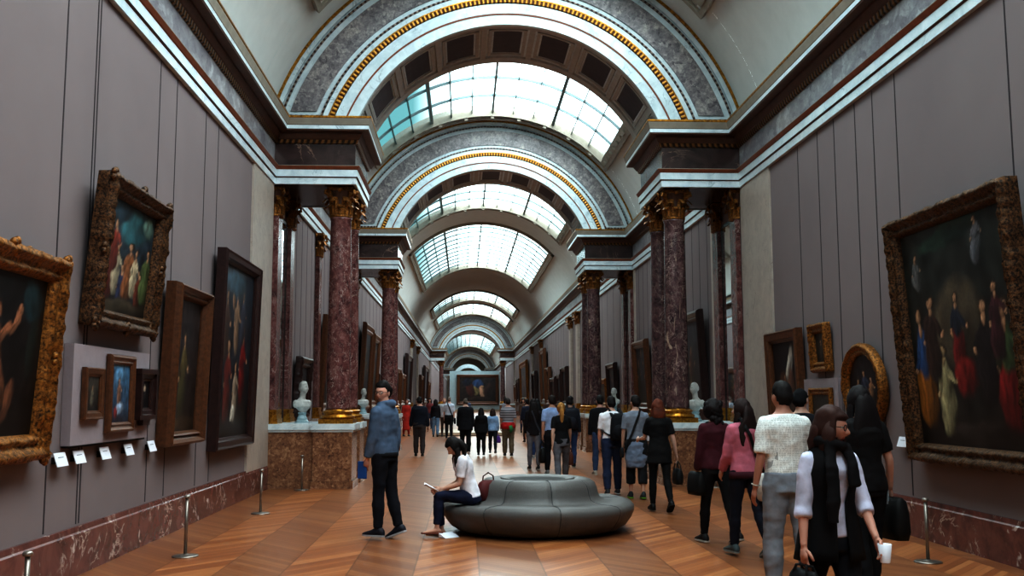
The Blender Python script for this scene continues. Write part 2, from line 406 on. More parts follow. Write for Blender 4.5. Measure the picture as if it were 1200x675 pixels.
# ------------------------------------------------------------------ vault and skylights
A_G = radians(46.3)       # half angle of a skylight opening
SKY = [(-6.0, 17.5), (21.9, 30.15), (34.4, 45.2), (49.6, 66.0), (80.7, 88.0), (91.5, 102.6), (110, 128), (134, 166), (176, 210)]
def arc_pt(r, a, y): return (XC+r*sin(a), y, ZC+r*cos(a))
def vault():
    amax = math.asin(HW/RV)
    g = G(); N = 40
    def patch(a0, a1, y0, y1, r=RV, n=16, mi=0):
        V = []; F = []
        for i in range(n+1):
            a = a0+(a1-a0)*i/n; V += [arc_pt(r, a, y0), arc_pt(r, a, y1)]
        for i in range(n): F.append((2*i, 2*i+1, 2*i+3, 2*i+2))
        g.add(V, F, mi)
    ys = [Y0]
    for s in SKY: ys += list(s)
    ys.append(Y1)
    for i in range(len(ys)-1):
        if i % 2 == 0: patch(-amax, amax, ys[i], ys[i+1], n=48)
        else:
            patch(-amax, -A_G, ys[i], ys[i+1]); patch(A_G, amax, ys[i], ys[i+1])
    for sx in (-1, 1):   # short upright between cornice and curve
        g.add([(XC+sx*HW, Y0, ZS-.02), (XC+sx*HW, Y1, ZS-.02), (XC+sx*HW, Y1, ZC+RV*cos(amax)), (XC+sx*HW, Y0, ZC+RV*cos(amax))], [(0, 1, 2, 3)])
    g.build('ceiling', M['plaster'], smooth=True, kind='structure')
    for k, (a, b) in enumerate(SKY):
        root = struct_root('window_%d' % (k+1))
        # moulded frame round the opening
        g = G(); fw = .26
        def bar_arc(y0, y1, r0, r1, a0, a1, n=32, mi=0):
            V = []; F = []
            for i in range(n+1):
                t = a0+(a1-a0)*i/n
                V += [arc_pt(r0, t, y0), arc_pt(r0, t, y1), arc_pt(r1, t, y1), arc_pt(r1, t, y0)]
            for i in range(n):
                for j in range(4): F.append((4*i+j, 4*i+(j+1) % 4, 4*i+4+(j+1) % 4, 4*i+4+j))
            F += [(0, 1, 2, 3), (4*n, 4*n+1, 4*n+2, 4*n+3)]
            g.add(V, F, mi)
        da = fw/RV
        for (q0, q1, rr, mi) in [(0, .10, .10, 0), (.10, .20, .06, 1), (.20, .32, .12, 0)]:
            bar_arc(a-q1, a-q0, RV-rr, RV+.25, -A_G-q1/RV, A_G+q1/RV, mi=mi)
            bar_arc(b+q0, b+q1, RV-rr, RV+.25, -A_G-q1/RV, A_G+q1/RV, mi=mi)
            for sx in (-1, 1):
                a0, a1 = sx*(A_G+q0/RV), sx*(A_G+q1/RV)
                bar_arc(a-q1, b+q1, RV-rr, RV+.25, min(a0, a1), max(a0, a1), 2, mi)
        # small brackets along the frame
        ne = max(2, int((b-a)/1.1)) if b < 60 else 0
        if b < 60:
            for i in range(9):
                t = -A_G+2*A_G*(i+.5)/9
                for yy in (a-.14, b+.04):
                    bar_arc(yy, yy+.1, RV-.17, RV-.02, t-.012, t+.012, 1, 0)
            for i in range(ne*2):
                yy = a+(b-a)*(i+.5)/(ne*2)
                for sx in (-1, 1): bar_arc(yy-.2, yy+.2, RV-.15, RV-.03, sx*(A_G+.03)-.012, sx*(A_G+.03)+.012, 1, 0)
        g.build('window_frame', [M['mould'], M['plaster']], root)
        # glazing bars and panes
        g = G()
        for j in range(-6, 7):
            t = A_G*j/6; w = .009 if j % 3 == 0 else .002
            if j == 0: w = .006
            bar_arc(a, b, RV+.0, RV+.10, t-w, t+w, 1, 0)
        nb = max(3, int(round((b-a)/1.55)))
        for i in range(1, nb): 
            y = a+(b-a)*i/nb; bar_arc(y-.022, y+.022, RV+.02, RV+.09, -A_G, A_G, 24, 0)
        g.build('glazing_bars', M['bar'], root)
        g = G(); V = []; F = []; n = 24
        for i in range(n+1): V += [arc_pt(RV+.11, -A_G+2*A_G*i/n, a), arc_pt(RV+.11, -A_G+2*A_G*i/n, b)]
        for i in range(n): F.append((2*i, 2*i+1, 2*i+3, 2*i+2))
        g.add(V, F); g.build('pane', M['glass'], root, True)
        # bright sky standing over the glass
        d = bpy.data.lights.new('skylight_daylight', 'AREA'); d.shape = 'RECTANGLE'; d.size = 4.8; d.size_y = b-a-.3
        d.energy = SKYPOW*5.6*(b-a)*(SKYK.get(k, 1)); d.color = (.93, .985, 1.0)
        lo = bpy.data.objects.new('skylight_daylight', d); COL.objects.link(lo); lo.location = (XC+1.15, (a+b)/2, ZC+RV+.75)
        lo.rotation_euler = (0, radians(-6), 0)
SKYPOW = 26.0
SKYK = {8: .3, 7: .8}
vault()

def arches():
    for k, ya in enumerate(ARCH):
        root = struct_root('trim_%d' % (5+k)); yb = ya+AD; seg = 64
        def ring(g, r0, r1, y0, y1, zmin=ZS-.02, mi=0, n=seg, facedir=True):
            """solid ring between radii r0..r1, depth y0..y1, cut at height zmin"""
            V = []; F = []; U = []
            def am(r): return acos(max(-1, min(1, (zmin-ZC)/r)))
            for i in range(n+1):
                t = -1+2*i/n
                for (r, y) in ((r0, y0), (r1, y0), (r1, y1), (r0, y1)):
                    V.append(arc_pt(r, t*am(r), y)); U.append((t*am(r)*(r0+r1)/2+20, 0))
            for i in range(n):
                for j in range(4): F.append((4*i+j, 4*i+(j+1) % 4, 4*i+4+(j+1) % 4, 4*i+4+j))
            F += [(0, 1, 2, 3), (4*n, 4*n+1, 4*n+2, 4*n+3)]
            g.add(V, F, mi, U)
        g = G(); ring(g, RI+.05, RV+.1, ya+.05, yb-.02); g.build('spandrel', M['whitem'], root)
        g = G()
        ring(g, RI, 3.355, ya, ya+.1, mi=0); ring(g, 3.355, 3.385, ya-.012, ya+.1, mi=2); ring(g, 3.385, 3.58, ya-.02, ya+.1, mi=0)
        ring(g, 3.68, 3.70, ya-.05, ya+.1, mi=1); ring(g, 3.70, 3.80, ya-.025, ya+.1, mi=0)
        ring(g, 4.60, 4.69, ya-.02, ya+.1, mi=0); ring(g, 4.69, 4.75, ya-.05, ya+.1, mi=1)
        g.build('archivolt', [M['whitem'], M['gold'], M['rust']], root)
        g = G(); ring(g, 3.595, 3.675, ya-.05, ya+.1, n=128); g.build('gilded_band', M['rope'], root)
        g = G(); ring(g, 3.95, 4.42, ya+.02, ya+.1, ZS+.17); g.build('marble_band', M['archmarb'], root)
        g = G(); ring(g, 3.825, 3.855, ya, ya+.1, ZS+.07, n=96); ring(g, 4.535, 4.565, ya, ya+.1, ZS+.07, n=96)
        for sx in (-1, 1):
            xs = [XC+sx*sqrt(r*r-(ZS+.07-ZC)**2) for r in (3.82, 4.57)]
            V = [(min(xs), ya, ZS+.05), (max(xs), ya, ZS+.05), (max(xs), ya, ZS+.09), (min(xs), ya, ZS+.09)]
            V += [(x, ya+.06, z) for x, y, z in V]
            g.add(V, [(0, 1, 2, 3), (0, 1, 5, 4), (3, 2, 6, 7), (1, 2, 6, 5), (0, 3, 7, 4)], 0, [(v[0], 0) for v in V])
        g.build('bead_line', M['bead'], root)
        # coffered soffit
        g = G(); am = acos((ZS-ZC)/RI)
        ring(g, RI+.06, RI+.12, ya+.02, yb-.02, mi=1)
        ring(g, RI, RI+.09, ya+.1, ya+.22, mi=0); ring(g, RI, RI+.09, yb-.3, yb, mi=0)
        def blk(a0, a1, y0, y1, r0, mi):
            V = []; F = []; n = 4
            for i in range(n+1):
                t = a0+(a1-a0)*i/n
                V += [arc_pt(r0, t, y0), arc_pt(r0, t, y1), arc_pt(RI+.1, t, y1), arc_pt(RI+.1, t, y0)]
            for i in range(n):
                for j in range(4): F.append((4*i+j, 4*i+(j+1) % 4, 4*i+4+(j+1) % 4, 4*i+4+j))
            F += [(0, 1, 2, 3), (4*n, 4*n+1, 4*n+2, 4*n+3)]
            g.add(V, F, mi)
        st = radians(17.4)
        for j in range(-5, 5):
            c = (j+.5)*st
            if abs(c) < am: blk(c-.018, c+.018, ya+.1, yb-.1, RI+.005, 0)
        for j in range(-4, 5):
            c = j*st; h = st/2-.032
            if abs(c)-h > am: continue
            y0, y1 = ya+.34, yb-.42
            blk(c-h, c+h, y0, y0+.07, RI+.02, 0); blk(c-h, c+h, y1-.07, y1, RI+.02, 0)
            blk(c-h, c-h+.02, y0, y1, RI+.02, 0); blk(c+h-.02, c+h, y0, y1, RI+.02, 0)
            blk(c-h+.032, c+h-.032, y0+.11, y1-.11, RI+.045, 1)
        g.build('coffered_soffit', [M['coffrim'], M['coffer']], root)
arches()

def far_end():
    # pale lunette arch and the closing wall
    g = G(); n = 40; V = []; F = []
    root = struct_root('trim_9'); y = Y1-6
    for i in range(n+1):
        t = -1+2*i/n
        for r in (2.5, 3.3): V.append(arc_pt(r, t*acos((ZS-ZC)/r), y))
    for i in range(n): F.append((2*i, 2*i+1, 2*i+3, 2*i+2))
    g.add(V, F); g.build('lunette_band', M['whitem'], root)
    g = G()
    for sx in (-1, 1):
        x0, x1 = XC+sx*2.3, XC+sx*4.5
        g.box((min(x0, x1), y-.1, 5.7), (max(x0, x1), y+.3, 6.95), 0)
    g.build('impost', M['mould'], root)
    # tall bright window on the right wall
    root = struct_root('window_10')
    g = G().box((R-.03, 128, 2.0), (R+.0, 133, 6.2)); 
    t = NT('daylit_window_pane'); e = t.add('ShaderNodeEmission'); e.inputs[0].default_value = (.85, .92, 1, 1); e.inputs[1].default_value = 2.2
    t.link(e.outputs[0], t.out.inputs[0]); g.build('pane', t.m, root)
    g = G()
    for a, b in (((R-.08, 127.8, 1.8), (R, 128, 6.4)), ((R-.08, 133, 1.8), (R, 133.2, 6.4)), ((R-.08, 127.8, 6.2), (R, 133.2, 6.4)), ((R-.08, 127.8, 1.8), (R, 133.2, 2.0))): g.box(a, b)
    g.build('window_frame', M['stone'], root)
far_end()

# ------------------------------------------------------------------ columns, pilasters, pedestals
def capital(rb, h, n=8):
    """corinthian capital standing on z=0, two tiers of leaves, corner scrolls, abacus"""
    g = G()
    g.lathe([(rb*1.0, 0), (rb*1.1, .012), (rb*1.1, .045), (rb*.95, .055)], 20)
    g.lathe([(rb*.94, .05), (rb*.93, h*.4), (rb*1.0, h*.62), (rb*1.22, h*.88)], 20, mi=1)
    def leaf(a, z0, hh, r0, w, curl):
        V = []; F = []; m = 8
        for i in range(m+1):
            t = i/m; u = max(0, t-.5)*2; r = r0+.02+.03*t+curl*u*u; z = z0+hh*(min(t, .8)+.0*u-(max(0, t-.8))*1.4)
            ww = w*(1-.55*t)*(1+.30*abs(sin(t*9)))
            for s in (-1, 0, 1):
                rr = r-(.016 if s else -.008); an = a+s*ww/r0
                V.append((rr*cos(an), rr*sin(an), z))
        for i in range(m):
            for s in range(2): F.append((3*i+s, 3*i+s+1, 3*i+4+s, 3*i+3+s))
        g.add(V, F)
    for i in range(n): leaf(2*pi*i/n, .05, h*.44, rb*.95, rb*.30, .10)
    for i in range(n): leaf(2*pi*(i+.5)/n, .06, h*.76, rb*.95, rb*.27, .13)
    for i in range(4):
        a = pi/4+i*pi/2; d = Vector((cos(a), sin(a), 0)); s = Vector((-sin(a), cos(a), 0))
        pts = []
        for q in range(12):
            w = q/11*2.2*pi; rr = .085*(1-q/14)
            pts.append(d*(rb*1.58)+Vector((0, 0, h*.78))+d*(rr*cos(w))+Vector((0, 0, rr*sin(w))))
        g.tube([d*rb*1.0+Vector((0, 0, h*.45)), d*rb*1.25+Vector((0, 0, h*.7))]+pts, .03, 6)
        b = i*pi/2; e = Vector((cos(b), sin(b), 0))
        g.ell(e*rb*1.42+Vector((0, 0, h*.9)), (.05, .05, .05), 8, 6)
    pl = []
    for i in range(4):
        a = pi/4+i*pi/2; cx, cy = cos(a)*rb*1.72, sin(a)*rb*1.72
        a2 = a+pi/4
        pl += [(cx-.03*cos(a2+pi/2)*0, cy), (cos(a2)*rb*1.22, sin(a2)*rb*1.22)]
    g.prism(pl, h*.88, h)
    return g
CZ0, CZ1 = 1.18, 5.68
def column(mat):
    t = thing('marble_column', '', 'column')
    r0, r1 = .225, .195; zb, zc = .26, CZ1-CZ0-.58
    pg = G().box((-.32, -.32, 0), (.32, .32, .085)); g = G()
    g.lathe([(.30, .085), (.318, .10), (.322, .125), (.305, .15), (.275, .155), (.262, .175), (.268, .195), (.285, .20), (.285, .225), (.262, .238), (.24, .245), (.236, .26)], 32)
    bo = g.build('base', M['gold'], t); pg.build('plinth', M['gold'], bo)
    H = zc-zb; pr = [(r0*1.04, zb), (r0, zb+.05)]
    for i in range(1, 13):
        u = i/12; pr.append((r0+(r1-r0)*(u**1.6), zb+.05+(H-.1)*u))
    pr += [(r1*1.06, zc-.03), (r1*1.08, zc)]
    G().lathe(pr, 36).build('shaft', mat, t, True)
    g = capital(.2, .58); 
    for i, v in enumerate(g.V): g.V[i] = v+Vector((0, 0, zc))
    g.build('capital', [M['goldold'], M['brown']], t)
    return t
def pilaster(mat):
    t = thing('marble_pilaster', '', 'pilaster')
    zc = CZ1-CZ0-.58
    g = G()
    for a, b, z0, z1 in ((.27, .17, 0, .1), (.255, .155, .1, .17), (.235, .135, .17, .2), (.245, .145, .2, .26)): g.box((0, -a, z0), (b, a, z1))
    g.build('base', M['gold'], t)
    g = G().box((0, -.20, .26), (.10, .20, zc)); g.build('shaft', mat, t)
    g = capital(.2, .58)
    for i, v in enumerate(g.V): g.V[i] = Vector((max(0, v.x*.72+.01), v.y*1.0, v.z+zc))
    g.build('capital', [M['goldold'], M['brown']], t)
    return t
def piers():
    cA = column(M['colmarb']); cB = column(M['colmarb2']); cC = column(M['colmarb3'])
    pA = pilaster(M['colmarb'])
    used = {'A': 0, 'B': 0, 'C': 0, 'P': 0}
    where = ['the nearest arch', 'the second arch', 'the distant third arch', 'the farthest arch']
    CX = 3.245
    for k, ya in enumerate(ARCH):
        for side, sx in (('left', -1), ('right', 1)):
            for q, dy in (('front', .40), ('rear', 1.80)):
                lab = f'{"red-brown" if side=="left" else ("pale-blotched violet" if q == "front" else "violet-brown")} marble column, {q} of the {side} pair at {where[k]}'
                key = 'A' if side == 'left' else ('C' if q == 'front' else 'B'); src = {'A': cA, 'B': cB, 'C': cC}[key]
                loc = (XC+sx*CX, ya+dy, CZ0)
                if used[key] == 0: o = src; o.location = loc; o['label'] = lab; o['group'] = 'marble columns carrying the arches'; used[key] = 1
                else: o = dup(src, loc, random.uniform(0, .0), lab, 'marble columns carrying the arches')
                if k < 2:
                    lp = f'flat marble wall pilaster with gilt capital behind the {q} {side} column of {where[k]}'
                    loc = (XC+sx*(HW-.01), ya+dy-.05, CZ0); rz = 0 if sx < 0 else pi
                    if used['P'] == 0: o = pA; o.location = loc; o.rotation_euler = (0, 0, rz); o['label'] = lp; o['group'] = 'wall pilasters behind the columns'; used['P'] = 1
                    else: o = dup(pA, loc, rz, lp, 'wall pilasters behind the columns')
            # pedestal
            t = thing('column_pedestal', f'orange marble pedestal with white top under the {side} columns of {where[k]}', 'pedestal', (XC+sx*HW, ya, 0), 0, 'marble pedestals under the columns')
            def plan(e):
                p = [(.03, .02-e), (.86-e, .02-e), (.86-e, -.04-e), (1.575+e, -.04-e), (1.575+e, .84+e), (1.2+e, .84+e), (1.2+e, 1.36-e), (1.575+e, 1.36-e), (1.575+e, 2.2+e), (.03, 2.2+e)]
                return [(x*-sx, y) for x, y in p]
            g = G().prism(plan(.03), .0, .14); g.build('plinth', M['orange'], t)
            g = G().prism(plan(0), .13, 1.04); g.build('dado', M['orange'], t)
            g = G().prism(plan(.025), 1.03, 1.07); g.prism(plan(.05), 1.07, CZ0); g.build('top_slab', M['whitem'], t)
            if k < 2:  # mirror in the niche between the pilasters
                t = thing('niche_mirror', f'tall wall mirror between the two {side} pilasters of {where[k]}', 'mirror', (XC+sx*HW, ya+1.05, CZ0), 0, 'tall mirrors in the niches')
                g = G().box((min(0, -sx*.03), -.40, .0), (max(0, -sx*.03), .40, 3.95)); g.build('mirror_glass', M['mirror'], t)
                g = G()
                g.box((min(0, -sx*.045), -.43, 0), (max(0, -sx*.045), -.39, 4.0)); g.box((min(0, -sx*.045), .39, 0), (max(0, -sx*.045), .43, 4.0)); g.box((min(0, -sx*.045), -.43, 3.94), (max(0, -sx*.045), .43, 4.0))
                g.build('mirror_frame', M['darkmarb'], t)
    # single brown pilasters in the short bay, pale stone pairs in the long bay
    for side, sx in (('left', -1), ('right', 1)):
        dup(pA, (XC+sx*(HW-.01), 24.5, CZ0), 0 if sx < 0 else pi, f'single brown pilaster on the {side} wall between the first two arches', 'single pilasters in the short bay')
    ps = pilaster(M['stone']); first = True
    for side, sx in (('left', -1), ('right', 1)):
        for y, w in ((46.2, 'nearer of the first pair'), (49.2, 'farther of the first pair'), (68.0, 'nearer of the second pair'), (77.0, 'farther of the second pair')):
            loc = (XC+sx*(HW-.01), y, CZ0); rz = 0 if sx < 0 else pi
            lab = f'pale stone pilaster on the {side} wall far off, {w}'
            if first: o = ps; o.location = loc; o.rotation_euler = (0, 0, rz); o['label'] = lab; o['group'] = 'pale stone pilasters of the long bay'; first = False
            else: o = dup(ps, loc, rz, lab, 'pale stone pilasters of the long bay')
            o.scale = (1.3, 1.7, 1)
    # stone dado under the long-bay pilasters
    for side, sx in (('left', -1), ('right', 1)):
        g = G()
        for y in (24.5, 46.2, 49.2, 68, 77):
            g.box((XC+sx*HW-(.16 if sx > 0 else 0), y-.38, 0), (XC+sx*HW+(.16 if sx < 0 else 0), y+.38, CZ0))
        g.build('trim_10' if sx < 0 else 'trim_11', M['stone'], kind='structure')
piers()
# ------------------------------------------------------------------ paintings
def frame_mesh(g, pts, inw, prof, carve=0, seed=0, mi=0):
    """frame swept round closed stations pts (x, z) with inward vectors"""
    n = len(pts); k = len(prof); V = []; F = []
    for i in range(n):
        for j, (d, y) in enumerate(prof):
            x, z = pts[i]; ix, iz = inw[i]; dd = d; yy = y
            if carve:
                q = noise.noise(Vector((x*9+seed, z*9, j*1.7)))
                w = carve*(q*1.1+.5*abs(sin(i*.9)))
                if j in (1, 2): dd -= w
                if 1 < j < k-2: yy -= carve*1.2*noise.noise(Vector((x*16, z*16+seed, j*3.1)))
            V.append((x+ix*dd, yy, z+iz*dd))
    for i in range(n):
        for j in range(k-1): F.append((i*k+j, ((i+1) % n)*k+j, ((i+1) % n)*k+j+1, i*k+j+1))
    g.add(V, F, mi)
def rect_path(w, h, step):
    pts = []; inw = []
    c = [(-w/2, 0), (w/2, 0), (w/2, h), (-w/2, h)]; nn = [(0, 1), (-1, 0), (0, -1), (1, 0)]
    for s in range(4):
        a, b = c[s], c[(s+1) % 4]; m = max(1, int((w if s % 2 == 0 else h)/step))
        for i in range(m):
            t = i/m; pts.append((a[0]+(b[0]-a[0])*t, a[1]+(b[1]-a[1])*t))
            if i == 0: p = nn[s-1]; inw.append((p[0]+nn[s][0], p[1]+nn[s][1]))
            else: inw.append(nn[s])
    return pts, inw
def paint(w, h, bg, blobs, seed=0, res=None, roundm=False, gain=1.7):
    """colours for an oil painting: soft blobs (u, v, ru, rv, colour, tilt) over a dark ground"""
    nx = res or max(16, min(120, int(w/.02))); ny = max(16, min(150, int(nx*h/w)))
    V = []; F = []; C = []
    bgt, bgb = S(bg[0]), S(bg[1]); bl = [(u, v, ru, rv, S(c), a) for u, v, ru, rv, c, a in blobs]
    for j in range(ny+1):
        for i in range(nx+1):
            u, v = i/nx, j/ny
            x, z = (u-.5)*w, v*h
            if roundm:
                a, b = 2*u-1, 2*v-1
                x = a*sqrt(1-b*b/2)*w/2; z = h/2+b*sqrt(1-a*a/2)*h/2
            V.append((x, 0, z))
            n1 = noise.noise(Vector((u*5+seed, v*5, 3.3)))*.03+noise.noise(Vector((u*17+seed, v*17, 7.3)))*.016; n2 = noise.noise(Vector((u*5, v*5+seed, 9.3)))*.03+noise.noise(Vector((u*17, v*17+seed, 5.3)))*.016
            f = v+noise.noise(Vector((u*3, v*3, seed)))*.25; f = max(0, min(1, f))
            c = [bgb[q]+(bgt[q]-bgb[q])*f for q in range(3)]
            sh = .75+.8*noise.noise(Vector((u*11+seed, v*11, 1))); c = [max(0, q*sh) for q in c]
            for bu, bv, ru, rv, bc, a in bl:
                du, dv = u+n1-bu, v+n2-bv
                du, dv = du*cos(a)+dv*sin(a), -du*sin(a)+dv*cos(a)
                d = (du/ru)**2+(dv/rv)**2
                if d < 1.5:
                    k = max(0, min(1, (1.25-d)*1.6)); lum = (.62+.28*(dv/rv)-.34*(du/ru))*(.8+.75*noise.noise(Vector((du/ru*3.2+seed, dv/rv*1.3, bu*9))))
                    c = [c[q]*(1-k)+bc[q]*max(.10, lum)*k for q in range(3)]
            C.append((*[min(1, q*gain) for q in c], 1))
    for j in range(ny):
        for i in range(nx): a = j*(nx+1)+i; F.append((a, a+1, a+nx+2, a+nx+1))
    return V, F, C
def col_mesh(name, V, F, C, m, parent, smooth=True):
    o = mk(name, V, F, m, None, parent, smooth, None, False)
    at = o.data.color_attributes.new('Col', 'FLOAT_COLOR', 'POINT')
    at.data.foreach_set('color', [x for c in C for x in c]); return o
SK = (196, 150, 116)
def fig(u, v, s, robe, skin=SK, lean=0, robe2=None):
    """a draped standing figure: height s (in canvas heights)"""
    q = s*1.35; r2 = robe2 or robe
    b = [(u-q*.05, v+s*.22, q*.10, s*.26, robe, lean+.08), (u+q*.05, v+s*.24, q*.085, s*.26, tuple(int(c*.75) for c in robe), lean-.1), (u, v+s*.58, q*.10, s*.20, r2, lean)]
    b += [(u-q*.10, v+s*.56, q*.035, s*.15, r2, -.3), (u+q*.12, v+s*.60, q*.035, s*.13, r2, .7), (u+q*.19, v+s*.53, q*.028, s*.035, skin, .5), (u-q*.14, v+s*.43, q*.025, s*.035, skin, 0)]
    b += [(u, v+s*.76, q*.03, s*.05, skin, 0), (u+q*.005, v+s*.88, q*.06, s*.078, tuple(int(c*.3) for c in skin), 0), (u-q*.008, v+s*.86, q*.043, s*.062, skin, 0)]
    return b
def painting(label, side, y0, y1, z0, z1, fw, dep, fmat, bg, blobs, carve=0, tilt=0, name='framed_painting', shape='rect', off=0.0, style='plain', group=None, crest=False, res=None):
    w, h = y1-y0, z1-z0; sx = -1 if side == 'left' else 1
    if side == 'end': loc, rz = ((y0+y1)/2, off, z0), 0
    else: loc, rz = (XC+sx*(HW-.004-off), (y0+y1)/2, z0), (pi/2 if side == 'left' else -pi/2)
    t = thing(name, label, 'painting', loc, rz, group, tilt)
    prof = [(0, 0), (0, -dep*.6), (fw*.1, -dep*.9), (fw*.25, -dep), (fw*.45, -dep*.72), (fw*.62, -dep*.6), (fw*.75, -dep*.78), (fw*.86, -dep*.7), (fw, -dep*.42), (fw, -dep*.25)]
    if style == 'flat': prof = [(0, 0), (0, -dep*.8), (fw*.12, -dep), (fw*.3, -dep*.9), (fw*.7, -dep*.85), (fw*.8, -dep*.6), (fw, -dep*.5), (fw, -dep*.25)]
    g = G()
    if shape == 'rect':
        big = max(w, h); pts, inw = rect_path(w, h, .028 if carve else big)
        frame_mesh(g, pts, inw, prof, carve, y0)
        if crest:   # little carved corner and centre ornaments
            for cx, cz in ((-w/2, h), (w/2, h), (0, h), (-w/2, 0), (w/2, 0), (0, 0), (-w/2, h/2), (w/2, h/2)):
                for q in range(5):
                    a = q*2*pi/5; g.ell((cx*.97+.045*cos(a), -dep*.75, h/2+(cz-h/2)*.97+.045*sin(a)), (.038, .03, .038), 8, 6)
        V, F, C = paint(w-2*fw+.02, h-2*fw+.02, bg, blobs, y0, res); V = [(x, -dep*.3, z+fw-.01) for x, _, z in V]
    else:
        n = 90; pts = [(w/2*cos(2*pi*i/n), h/2+h/2*sin(2*pi*i/n)) for i in range(n)]; inw = [(-cos(2*pi*i/n), -sin(2*pi*i/n)) for i in range(n)]
        frame_mesh(g, pts, inw, prof, carve, y0)
        V, F, C = paint(w-2*fw+.02, h-2*fw+.02, bg, blobs, y0, res, True); V = [(x, -dep*.3, z+fw-.01) for x, _, z in V]
    g.build('frame', fmat, t, bool(carve))
    col_mesh('canvas', V, F, C, M['canvas'], t)
    G().box((-w/2+.02, -dep*.22, .02), (w/2-.02, 0, h-.02)).build('backing', M['framedark'], t) if shape == 'rect' else None
    return t
def art():
    dk = ((30, 26, 30), (14, 11, 12)); bl = ((44, 62, 74), (28, 22, 20))
    # ---- left wall, near bay
    b = [(.50, .52, .10, .16, (150, 98, 70), .25), (.44, .38, .12, .09, (70, 50, 40), .3), (.60, .34, .055, .15, (142, 92, 66), .35), (.70, .22, .045, .14, (124, 80, 58), -.3), (.60, .62, .035, .10, (160, 106, 76), -.9), (.70, .70, .028, .09, (168, 114, 84), -.35), (.74, .79, .022, .035, (172, 120, 90), 0), (.49, .745, .055, .075, (36, 24, 20), 0), (.505, .73, .038, .055, (164, 112, 82), 0), (.86, .84, .10, .15, (44, 70, 76), .3), (.90, .55, .06, .2, (30, 40, 38), 0), (.3, .4, .12, .25, (60, 44, 36), .2)]
    painting('large dark painting in a heavy carved gold frame at the left edge', 'left', 6.6, 8.66, 1.14, 2.82, .21, .17, M['goldold'], ((22, 20, 22), (10, 8, 9)), b, .022, radians(4), crest=True)
    b = [(.6, .8, .3, .16, (58, 112, 120), .2), (.3, .92, .2, .1, (40, 76, 96), 0), (.86, .86, .12, .1, (120, 150, 140), 0)]
    for i, c in enumerate([(150, 120, 84), (124, 44, 34), (190, 176, 150), (58, 66, 96), (150, 96, 60), (206, 190, 160), (120, 60, 44), (96, 110, 70)]): b += fig(.08+.12*i, .1+.04*(i % 3), .36+.1*((i*5) % 3), c)
    b += fig(.22, .35, .5, (150, 60, 44)); b += [(.5, .06, .5, .07, (72, 62, 48), 0)]
    painting('crowded blue-skied scene in a carved gilt frame, hung above the small pictures', 'left', 9.55, 11.38, 2.34, 3.82, .18, .2, M['golddull'], bl, b, .02, radians(5), crest=True)
    b = fig(.48, .12, .66, (74, 70, 44), SK, .05, (96, 84, 52)) + [(.5, .06, .5, .06, (70, 54, 38), 0)]
    painting('upright single-figure painting in a plain gilt frame left of the dark-framed one', 'left', 12.05, 13.6, 1.07, 3.05, .17, .2, M['framebrown'], ((46, 42, 44), (30, 22, 18)), b, 0, radians(2))
    b = []
    for u, v, s, c in ((.3, .1, .5, (120, 46, 40)), (.55, .08, .4, (170, 150, 130)), (.75, .2, .5, (132, 30, 28)), (.2, .45, .4, (84, 60, 50)), (.5, .5, .4, (150, 120, 96)), (.7, .55, .35, (70, 74, 90)), (.4, .75, .2, (180, 140, 110))): b += fig(u, v, s, c)
    b += [(.45, .9, .3, .08, (64, 92, 108), 0), (.5, .12, .06, .05, (220, 214, 200), 0)]
    painting('tall many-figured painting in a dark wood frame beside the first left pier', 'left', 14.42, 16.9, .9, 3.82, .17, .16, M['framedark'], ((40, 50, 60), (16, 12, 12)), b, 0, radians(1.5), style='flat')
    # mounting board with three small pictures
    t = thing('mounting_board', 'pale grey board under the blue-skied painting, carrying three small pictures', 'board', (L, 10.36, 1.21), pi/2)
    G().box((-1.1, -.09, 0), (1.1, -.004, .93)).build('panel', cloth((150, 138, 142), .85, .03), t); G().box((-1.08, -.07, -.02), (1.08, -.004, 0)).build('bottom_edge', M['black'], t)
    painting('smallest orange-framed picture, left one on the grey board', 'left', 9.45, 9.93, 1.44, 1.93, .085, .05, M['framebrown'], ((70, 66, 60), (34, 30, 28)), fig(.5, .15, .6, (120, 112, 96)), 0, 0, off=.095, style='flat')
    painting('tall blue picture in a gilt frame, middle of the three on the grey board', 'left', 10.08, 10.82, 1.30, 2.08, .10, .06, M['framebrown'], ((70, 110, 140), (40, 40, 50)), [(.5, .82, .3, .12, (110, 156, 190), 0)]+fig(.45, .3, .5, (150, 110, 90))+[(.5, .25, .22, .1, (170, 190, 214), .2), (.3, .18, .1, .1, (150, 60, 60), 0)], 0, 0, off=.095)
    t = painting('small dark carved tabernacle-framed picture, right one on the grey board', 'left', 10.96, 11.46, 1.44, 1.93, .10, .07, M['framedark'], dk, [(.55, .7, .12, .12, (190, 170, 150), 0)], 0, 0, off=.095, style='flat')
    g = G().box((-.31, -.09, .47), (.31, 0, .52)); g.box((-.29, -.08, -.03), (.29, 0, .02)); g.box((-.12, -.06, -.09), (.12, 0, -.03)); g.box((-.29, -.085, .02), (-.23, 0, .47)); g.box((.23, -.085, .02), (.29, 0, .47))
    g.build('cornice', M['framedark'], t)
    lab = ['nearest white text card on the left wall, by the gold-framed painting', 'second white text card, under the near corner of the grey board', 'third white text card, under the middle of the grey board', 'fourth white text card, under the far half of the grey board', 'fifth white text card, beside the upright gilt-framed painting']
